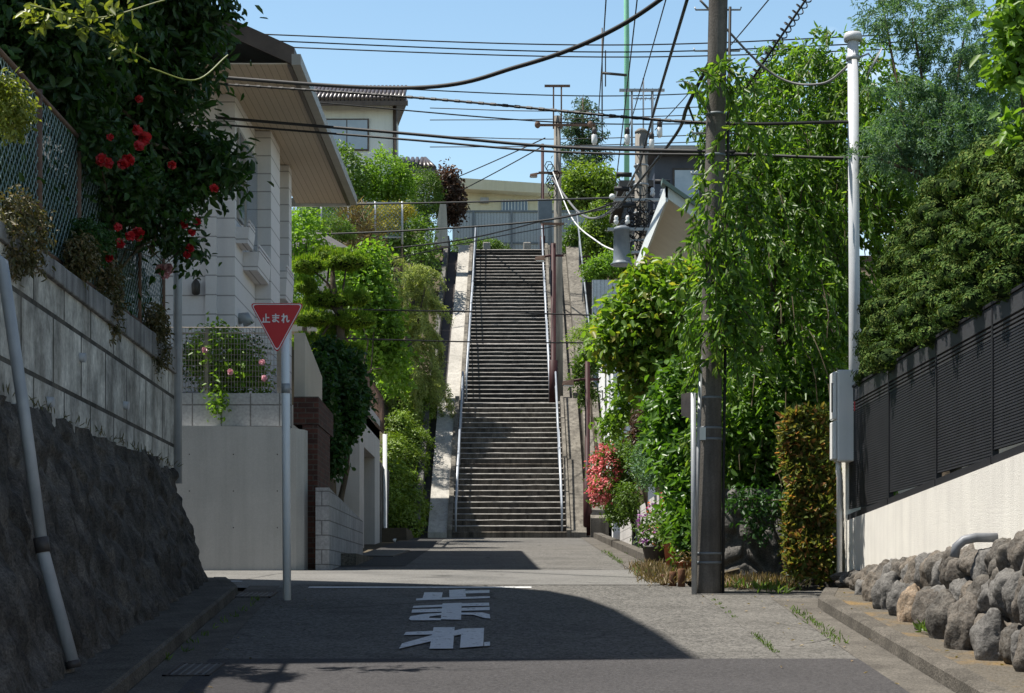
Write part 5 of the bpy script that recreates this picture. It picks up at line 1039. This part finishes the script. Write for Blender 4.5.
simple('garden_bush', 'yellowish upright bush right of the panel fence', 'bush', (3.0, 69, 13.5), [bl(600, 225, 69, 13, 22), bl(590, 240, 69, 10, 16), bl(606, 250, 69, 12, 14)], 'lf_maple', 52, 330, 14, .14, .14, .06)
simple('garden_bush', 'light green bush above the grey panel wall beside the transformer', 'bush', (3.2, 57, 11), [bl(610, 266, 57, 16, 12), bl(628, 262, 57, 14, 12), bl(595, 270, 57, 12, 10)], 'lf_light', 53, 330, 14, .1, .1, .05)
simple('garden_bush', 'dark ivy clump on the wall right of the stair top', 'bush', (2.2, 66.5, 13.8), [bl(573, 238, 66, 9, 12), bl(568, 252, 66, 8, 6)], 'lf_hedge', 54, 160, 12, .08, .1, .06)
simple('garden_bush', 'overgrown green weeds tumbling beside the white house wall', 'bush', (2.3, 46.5, 4.5), [bl(583, 375, 48, 8, 22), bl(590, 360, 48, 10, 10), bl(588, 395, 48, 7, 10)], 'lf_weed', 55, 220, 12, .09, .12, .04)
simple('pine_sprig_bush', 'feathery pine branch reaching over the right concrete slope', 'bush', (2.6, 50, 8), [bl(588, 332, 46, 12, 7), bl(578, 338, 46, 8, 4)], 'lf_pine', 56, 90, 12, .1, .12, .015)
# pink azalea and shrubs by the lane
g = rng(60); t = T('pink_azalea', 'azalea mound smothered in coral pink flowers at the stair foot', 'azalea', (2.5, 38, 2.7)); pbb = [bl(609, 472, 37, 17, 27), bl(603, 492, 36.5, 11, 14), bl(622, 450, 37.5, 18, 16), bl(618, 505, 37.5, 14, 20)]
m = MB(); m.tube([(2.6, 37.3, 2.5), (2.3, 37, 4.0)], .04, 6); m.build('stem', 'twig', t); crown('foliage', g, pbb, 300, 12, .07, .08, .04, 'lf_hedge', t, shell=.6); crown('blossom', g, [(b[0] - .08, b[1] - .06, b[2], b[3] * .85, b[4], b[5] * .9) for b in pbb[:2]], 330, 6, .04, .06, .045, 'lf_pink', t, shell=.93)
simple('lane_shrub', 'mid green clipped shrub right of the pink azalea', 'shrub', (2.65, 36, 3.1), [bl(630, 470, 37, 15, 26), bl(618, 500, 38, 12, 24), bl(628, 500, 36, 10, 18), bl(640, 450, 35.5, 16, 16)], 'lf_hedge', 61, 520, 13, .07, .08, .03)
simple('lane_shrub', 'grey green shrub with tiny pale flowers over the white block wall', 'shrub', (2.75, 31, 3.1), [bl(648, 462, 32, 13, 22), bl(655, 470, 31, 9, 16)], 'lf_acacia', 62, 300, 13, .07, .06, .025)
simple('lane_shrub', 'small reddish shrub under the pale concrete power pole', 'shrub', (2.7, 33, 3.1), [bl(650, 428, 33, 14, 18)], 'lf_maroon', 63, 140, 13, .09, .09, .04)
# broadleaf bush and climber left of the utility pole
simple('broadleaf_tree', 'glossy yellow green broadleaf tree leaning over the lane', 'tree', (2.9, 27.2, 2.6), [bl(672, 312, 27, 40, 32), bl(634, 335, 27, 28, 26), bl(612, 345, 27, 15, 14), bl(655, 288, 27, 26, 16), bl(692, 300, 27, 26, 32), bl(655, 368, 27, 24, 22), bl(690, 350, 27, 34, 40), bl(622, 322, 27, 16, 14)], 'lf_broad', 64, 1250, 16, .12, .135, .07, .08, droop=.4, out=.7, lump=.45)
simple('leafy_climber', 'fresh green climber covering the fence left of the utility pole', 'climber', (2.4, 23.5, 2.1), [bl(678, 440, 23.5, 18, 40), bl(690, 400, 23.5, 30, 34), bl(684, 480, 23, 12, 36), bl(692, 510, 22.6, 12, 36), bl(668, 415, 24, 14, 24), bl(692, 545, 22.2, 8, 26)], 'lf_under', 65, 820, 14, .1, .13, .06, .04, shell=.4)
simple('leafy_climber', 'loose spray of young leaves over the pink azalea', 'climber', (2.6, 34, 3.2), [bl(626, 392, 34, 13, 10), bl(614, 425, 34, 11, 8), bl(628, 412, 34, 9, 10)], 'lf_bright', 66, 90, 12, .1, .12, .06, .03)
# weeping tree: hanging strands
g = rng(70); wb_ = [bl(*q) for q in ((800, 170, 23.2, 70, 80, 70), (765, 260, 22.4, 42, 110, 70), (840, 250, 22.9, 55, 130, 70), (785, 340, 22.0, 62, 100, 70), (800, 105, 23.6, 45, 45, 60), (860, 130, 23.4, 50, 60, 60), (742, 135, 23.0, 22, 36, 45), (790, 430, 21.7, 60, 70, 45), (745, 420, 21.5, 30, 60, 45), (830, 75, 23.7, 40, 25, 45))]
t = tree('weeping_tree', 'large weeping tree with drooping glossy leaves behind the utility pole', 'tree', (3.6, 23.2, 2.6), (3.5, 23.2, 5.2), .15, g, [b[:3] for b in wb_])
sp_, so = blob_pts(g, wb_, 2050, .68, .35); gd = so * np.array([.8, .8, .3]) + np.array([0, 0, .25]); pos, dr, lines = strands(g, sp_, g.uniform(.35, 1.1, len(sp_)), .055, gd, .45)
xm = np.interp(pos[:, 2], [2.5, 5.4, 5.8, 8.2], [2.1, 2.1, 2.42, 2.3]) + np.array([.22 * noise.noise(Vector((q[2] * 2.2, 0, 4))) for q in pos]); keep = (pos[:, 2] > 2.75) & (pos[:, 1] > 20.95) & (pos[:, 0] > xm); pos, dr = pos[keep], dr[keep]
leaf_mesh('crown', pos, dr, nrm(g.normal(size=pos.shape) * .8 + np.array([-.5, -.45, .7])), .11 * g.uniform(.5, 1.25, len(pos)), .035, 'lf_weep', t)
m = MB()
for L_ in lines[::4]:
    if min(q[0] for q in L_) > 2.45: m.tube(L_[::4] + [L_[-1]], .006, 3, cap=False)
for a, b, c in (((760, 130), (735, 170), (722, 230)), ((812, 130), (804, 170), (800, 205)), ((775, 160), (748, 190), (745, 240)), ((830, 200), (826, 250), (828, 300))): m.tube([P(*a, 22.4), P(*b, 22.0), P(*c, 21.8)], .01, 6)
m.build('twig', 'twig', t)
# thin spray in front of the pole
g = rng(71); st = [P(x, y, 19.25) for x, y in ((722, 62), (708, 66), (690, 72), (676, 82), (730, 60), (738, 120), (735, 175), (722, 195), (708, 215), (730, 230), (702, 238), (722, 262), (735, 285), (712, 300), (728, 318), (706, 268), (720, 345), (738, 340), (716, 240), (742, 260), (726, 205), (712, 280), (720, 180), (730, 160), (738, 200), (744, 230), (736, 300), (730, 275), (716, 325), (704, 300), (742, 320), (725, 300))]
t = T('drooping_spray', 'loose drooping leafy spray hanging in front of the utility pole', 'branch', (2.6, 19.3, 5)); pos, dr, lines = strands(g, st + [s + Vector((.07, .1, .05)) for s in st] + [s + Vector((-.06, .06, -.12)) for s in st[4:]], [.6] * (3 * len(st) - 4), .05, [(g.normal() * .5, g.normal() * .3, .05) for _ in range(3 * len(st) - 4)], .5)
leaf_mesh('foliage', pos, dr, nrm(g.normal(size=pos.shape) + np.array([-.3, -.3, .6])), .115, .04, 'lf_weep', t); m = MB()
for L_ in lines: m.tube(L_[::3] + [L_[-1]], .005, 3, cap=False)
m.build('twig', 'twig', t)
simple('shade_bush', 'dark underplanting filling the gap below the weeping tree', 'bush', (3.0, 21.5, 2.7), [bl(745, 450, 21.4, 30, 50), bl(775, 450, 21.3, 28, 60), bl(790, 395, 21.6, 40, 40), bl(810, 470, 21.4, 26, 40)], 'lf_weep', 72, 620, 14, .1, .12, .05, .05, droop=.6)
simple('hanging_ivy', 'sparse ivy trailing down the shaded old stone wall', 'ivy', (2.9, 20.9, 2.5), [bl(758, 515, 20.5, 12, 22), bl(742, 500, 20.5, 18, 12), bl(785, 500, 20.5, 20, 8)], 'lf_dark', 73, 70, 10, .06, .07, .035, .015, droop=1)
# photinia column
g = rng(74); t = T('photinia_hedge', 'upright red tipped photinia hedge beside the meter cabinet', 'hedge', (3.3, 20.2, 1.65)); m = MB()
for x in (3.2, 3.36, 3.5): m.tube([(x, 20.42, 1.5), (x + .03, 20.42, 3.3)], .02, 6)
m.build('stem', 'bark', t)
n = 7500; bx = np.stack([g.uniform(3.09, 3.62, n), g.uniform(19.95, 20.45, n), 1.75 + 1.9 * g.random(n)], 1); f = g.random(n) < .62; bx[f, 1] = 19.95 + g.random(f.sum()) * .08; s_ = g.random(n) < .25; bx[s_, 0] = 3.09 + g.random(s_.sum()) * .05; tp_ = g.random(n) < .12; bx[tp_, 2] = 3.62 + g.random(tp_.sum()) * .08
bx += g.normal(size=bx.shape) * .025; bx[:, 0] += .05 * np.sin(bx[:, 2] * 5)
k_ = np.array([noise.noise(Vector((p[0] * 4, p[1], p[2] * 4))) for p in bx]); bx[:, 1] += k_ * .08
rad = np.hypot(np.maximum(0, bx[:, 2] - 3.38) / .28, np.maximum(0, np.abs(bx[:, 0] - 3.355) - .12) / .16); bx = bx[rad < 1.0 + .15 * g.normal(size=len(bx))]; n = len(bx); bx[:, 1] += np.maximum(0, bx[:, 2] - 1.9) * .2 + np.maximum(0, np.abs(bx[:, 0] - 3.355) - .12) ** 2 * 1.5
bx = bx[(bx[:, 2] > 1.9) | (g.random(n) < .55)]
dn = np.array([-.5, -.6, .7]) + g.normal(size=bx.shape) * .6; dd = np.array([-.3, -.7, .25]) + g.normal(size=bx.shape) * .7
leaf_mesh('foliage', bx, dd, dn, .095 * g.uniform(.7, 1.2, len(bx)), .042, 'lf_photinia', t)
# juniper hedge: overlapping cushions
g = rng(75); jb = []
Y = 12.6; ci = 0
while Y < 20.0:
    topz = float(np.interp(Y, [13, 14.6, 16, 17.5, 19, 20.2], [5.3, 5.2, 5.45, 5.5, 5.25, 4.5])); z = 3.96 + (ci % 2) * .13
    while z < topz:
        lean = .3 * ((z - 3.9) / 1.4) ** 1.4 + max(0, Y - 18.3) * .12
        jb.append((3.76 + lean + g.normal() * .05, Y + g.normal() * .05, z + g.normal() * .03, g.uniform(.18, .23), g.uniform(.18, .23), g.uniform(.095, .125))); z += g.uniform(.26, .32)
    for q in range(2): jb.append((4.2 + .3 * q + g.normal() * .06, Y + g.normal() * .1, topz + .02 + g.normal() * .05, .22, .25, .14))
    Y += g.uniform(.38, .45); ci += 1
t = T('juniper_hedge', 'lumpy dark green juniper hedge clipped above the dark screen', 'hedge', (4.1, 17, 2.3)); m = MB()
for y in (13.5, 14.8, 16.1, 17.4, 18.7): m.tube([(4.3, y, 2.3), (4.25, y, 4.6)], .06, 7)
m.build('stem', 'bark', t); crown('foliage', g, jb, 15000, 9, .012, .036, .017, 'lf_juniper', t, shell=.88, out=1.5, up=.1, rnd=.28, lump=.3)
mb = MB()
for k, b in enumerate(jb): ico(mb, b[:3], [q * .84 for q in b[3:6]], 2, .25, 1.5, k)  # solid dark cores added to keep light out of the cushions
mb.build('cushion_shade_core', 'shade_core', t)
mb = MB(); mb.hexa([(4.0, 12.4, 3.7), (4.7, 12.4, 3.7), (4.7, 20.1, 3.7), (4.0, 20.1, 3.7), (4.3, 12.6, 5.05), (4.7, 12.6, 5.05), (4.7, 19.2, 5.0), (4.3, 19.2, 5.0)]); mb.build('inner_mass', 'bark', t)  # solid block added as the dark interior behind the cushions
# blue grey acacia above
g = rng(76); cbb = [bl(965, 30, 20.6, 50, 22), bl(912, 18, 20.8, 36, 18), bl(990, 85, 20.4, 40, 30), bl(940, 75, 20.6, 30, 14), bl(884, 12, 21, 16, 12), bl(920, 105, 20.6, 44, 12), bl(895, 142, 20.2, 36, 10), bl(960, 140, 20.4, 50, 20), bl(870, 155, 20.1, 12, 6), bl(1000, 140, 20.2, 30, 24), bl(925, 160, 20.5, 40, 14), bl(975, 110, 20.9, 44, 26)]
t = tree('acacia_tree', 'blue grey feathery acacia tree above the juniper hedge', 'tree', (5.0, 20.6, 2.3), (4.9, 20.6, 6.2), .1, g, [b[:3] for b in cbb])
sp_, so = blob_pts(g, cbb, 820, .3, .4); pos, dr, lines = strands(g, sp_, g.uniform(.15, .34, len(sp_)), .03, so + np.array([-.5, -.3, .1]), .6)
pp = np.repeat(pos, 3, 0) + g.normal(size=(len(pos) * 3, 3)) * .02; leaf_mesh('crown', pp, np.repeat(dr, 3, 0) + g.normal(size=pp.shape) * .7, g.normal(size=pp.shape) * .8 + np.array([0, -.3, .6]), .06, .013, 'lf_acacia', t)
simple('edge_tree', 'bright green broadleaf tree entering at the right edge', 'tree', (4.6, 14.4, 2.3), [bl(1018, 60, 14.2, 20, 40), bl(1030, 20, 14.2, 30, 30), bl(1022, 130, 14, 14, 22), bl(1030, 180, 14, 14, 20)], 'lf_bright', 77, 120, 12, .07, .12, .055, .05)
# weeds
def weeds(label, k, pts, mat, n, L, W, hgt=.08, spread=.12):
    g = rng(k); P_ = np.array([(x, y, (z if z is not None else gz(y)) + .01) for x, y, z in pts]); i = g.integers(0, len(P_), n); p = P_[i] + np.stack([g.normal(size=n) * spread, g.normal(size=n) * spread * 1.6, g.random(n) * hgt * .3], 1)
    d = g.normal(size=(n, 3)) * .6 + np.array([0, 0, 1.1]); leaf_mesh('weeds', p, d, g.normal(size=(n, 3)), L * g.uniform(.5, 1.3, n), W, mat, None, label=label, cat='weeds', kind='stuff')
lin = lambda x0, y0, x1, y1, n, z=None: [(x0 + (x1 - x0) * k / (n - 1), y0 + (y1 - y0) * k / (n - 1), z) for k in range(n)]
weeds('dry brown weeds along the foot of the old stone wall and pots', 80, lin(1.75, 20.7, 1.85, 24.5, 10) + lin(2.4, 20.35, 3.05, 20.1, 12) + lin(2.0, 21, 2.2, 23, 6), 'lf_dry', 2600, .15, .012)
weeds('green weeds among the dry growth at the wall foot', 81, lin(2.5, 20.2, 3.0, 19.7, 8) + lin(1.8, 21.5, 2.0, 26, 10) + [(2.9, 19.4, None)], 'lf_weed', 220, .12, .025)
weeds('thin line of grass in the road joint', 82, lin(2.05, 14.0, 2.06, 15.3, 12) + lin(2.07, 16.8, 2.1, 18.6, 5), 'lf_weed', 200, .03, .007, .015, .018)
weeds('grass growing along the right gutter edge', 83, lin(2.68, 14.6, 2.74, 17.6, 14) + lin(1.64, 27, 1.7, 33, 12) + lin(2.06, 24, 2.06, 32, 14), 'lf_weed', 420, .05, .01, .03, .03)
weeds('small weeds along the left kerb', 84, lin(-2.56, 13.5, -2.62, 18.5, 10), 'lf_weed', 70, .06, .012, .03, .03)
weeds('small weeds at the boulder foot', 85, [(3.32, 14.4, gz(14.4) + .12), (3.36, 14.2, gz(14.2) + .12)], 'lf_weed', 70, .09, .03, .05, .04)
weeds('ragged grass along the top of the dark rock embankment', 86, lin(-3.52, 12, -3.76, 20, 40, 3.0), 'lf_moss', 160, .09, .01, .04, .04)
g = rng(87); n = 160; px_ = np.stack([g.uniform(-2.3, 3.4, n), g.uniform(11, 20, n)], 1); pl_ = np.array([(x, y, gz(y) + (.13 if x > 3.1 else .02)) for x, y in px_ if abs(x) > 1.9])
leaf_mesh('fallen_leaves', pl_, g.normal(size=pl_.shape) * np.array([1, 1, .1]), np.tile([0, 0, 1.0], (len(pl_), 1)) + g.normal(size=pl_.shape) * .2, .04, .022, 'lf_dry', None, label='scattered fallen leaves along the gutters', cat='leaves', kind='stuff')

# ================================================================== LIGHT, SKY, CAMERA
EL, AZ = 65.0, 2.0
sd_ = Vector((-math.cos(R(EL)) * math.cos(R(AZ)), math.cos(R(EL)) * math.sin(R(AZ)), math.sin(R(EL))))
sun = bpy.data.lights.new('sun', 'SUN'); sun.energy = 5.0; sun.angle = R(.53); sun.color = (1, .95, .87)
so_ = bpy.data.objects.new('sun', sun); COL.objects.link(so_); so_.rotation_euler = sd_.to_track_quat('Z', 'Y').to_euler(); so_.location = (-20, 10, 40)
w = bpy.data.worlds.new('World'); SC.world = w; w.use_nodes = True; nt = w.node_tree; nt.nodes.clear()
sky = nt.nodes.new('ShaderNodeTexSky'); sky.sky_type = 'NISHITA'; sky.sun_disc = False; sky.sun_elevation = R(EL); sky.sun_rotation = math.atan2(sd_.x, sd_.y); sky.altitude = 60; sky.air_density = 1.0; sky.dust_density = .6; sky.ozone_density = 1.5
bg = nt.nodes.new('ShaderNodeBackground'); bg.inputs[1].default_value = .06; ow_ = nt.nodes.new('ShaderNodeOutputWorld')
tc = nt.nodes.new('ShaderNodeTexCoord'); mp = nt.nodes.new('ShaderNodeMapping'); mp.inputs['Scale'].default_value = (7, 7, 16); nz = nt.nodes.new('ShaderNodeTexNoise'); nz.inputs['Scale'].default_value = 1.0; nz.inputs['Detail'].default_value = 8; nz.inputs['Roughness'].default_value = .6
cr = nt.nodes.new('ShaderNodeValToRGB'); cr.color_ramp.elements[0].position = .56; cr.color_ramp.elements[1].position = .72
sx_ = nt.nodes.new('ShaderNodeSeparateXYZ'); mr = nt.nodes.new('ShaderNodeMapRange'); mr.inputs[1].default_value = .06; mr.inputs[2].default_value = .2
mu = nt.nodes.new('ShaderNodeMath'); mu.operation = 'MULTIPLY'; mx = nt.nodes.new('ShaderNodeMix'); mx.data_type = 'RGBA'; mx.inputs[7].default_value = (5.5, 6, 7.5, 1)
L = nt.links.new
L(tc.outputs['Generated'], mp.inputs[0]); L(mp.outputs[0], nz.inputs['Vector']); L(nz.outputs['Fac'], cr.inputs[0]); L(tc.outputs['Generated'], sx_.inputs[0]); L(sx_.outputs[0], mr.inputs[0]); L(cr.outputs[0], mu.inputs[0]); L(mr.outputs[0], mu.inputs[1]); L(mu.outputs[0], mx.inputs[0]); L(sky.outputs[0], mx.inputs[6]); hz = nt.nodes.new('ShaderNodeValToRGB'); e_ = hz.color_ramp.elements; e_[0].position = .0; e_[0].color = (2.75, 2.6, 2.1, 1); e_[1].position = .6; e_[1].color = (1, 1, 1, 1); e2 = e_.new(.33); e2.color = (2.15, 2.3, 2.1, 1); hm = nt.nodes.new('ShaderNodeMix'); hm.data_type = 'RGBA'; hm.blend_type = 'MULTIPLY'; hm.inputs[0].default_value = 1; L(sx_.outputs[2], hz.inputs[0]); L(mx.outputs[2], hm.inputs[6]); L(hz.outputs[0], hm.inputs[7]); L(hm.outputs[2], bg.inputs[0]); L(bg.outputs[0], ow_.inputs[0])
cam = bpy.data.cameras.new('camera'); co = bpy.data.objects.new('camera', cam); COL.objects.link(co); co.location = (0, 0, E); co.rotation_euler = (R(90), 0, 0)
cam.sensor_width = 36; cam.lens = F * 36 / 1024; cam.shift_y = (HY - 346.5) / 1024; cam.clip_start = .1; cam.clip_end = 6000; SC.camera = co
SC.view_settings.view_transform = 'Standard'; SC.view_settings.look = 'None'; SC.view_settings.exposure = .65; SC.view_settings.gamma = 1; SC.view_settings.use_curve_mapping = False
SC.render.engine = 'CYCLES'; SC.cycles.max_bounces = 6; SC.cycles.transparent_max_bounces = 4
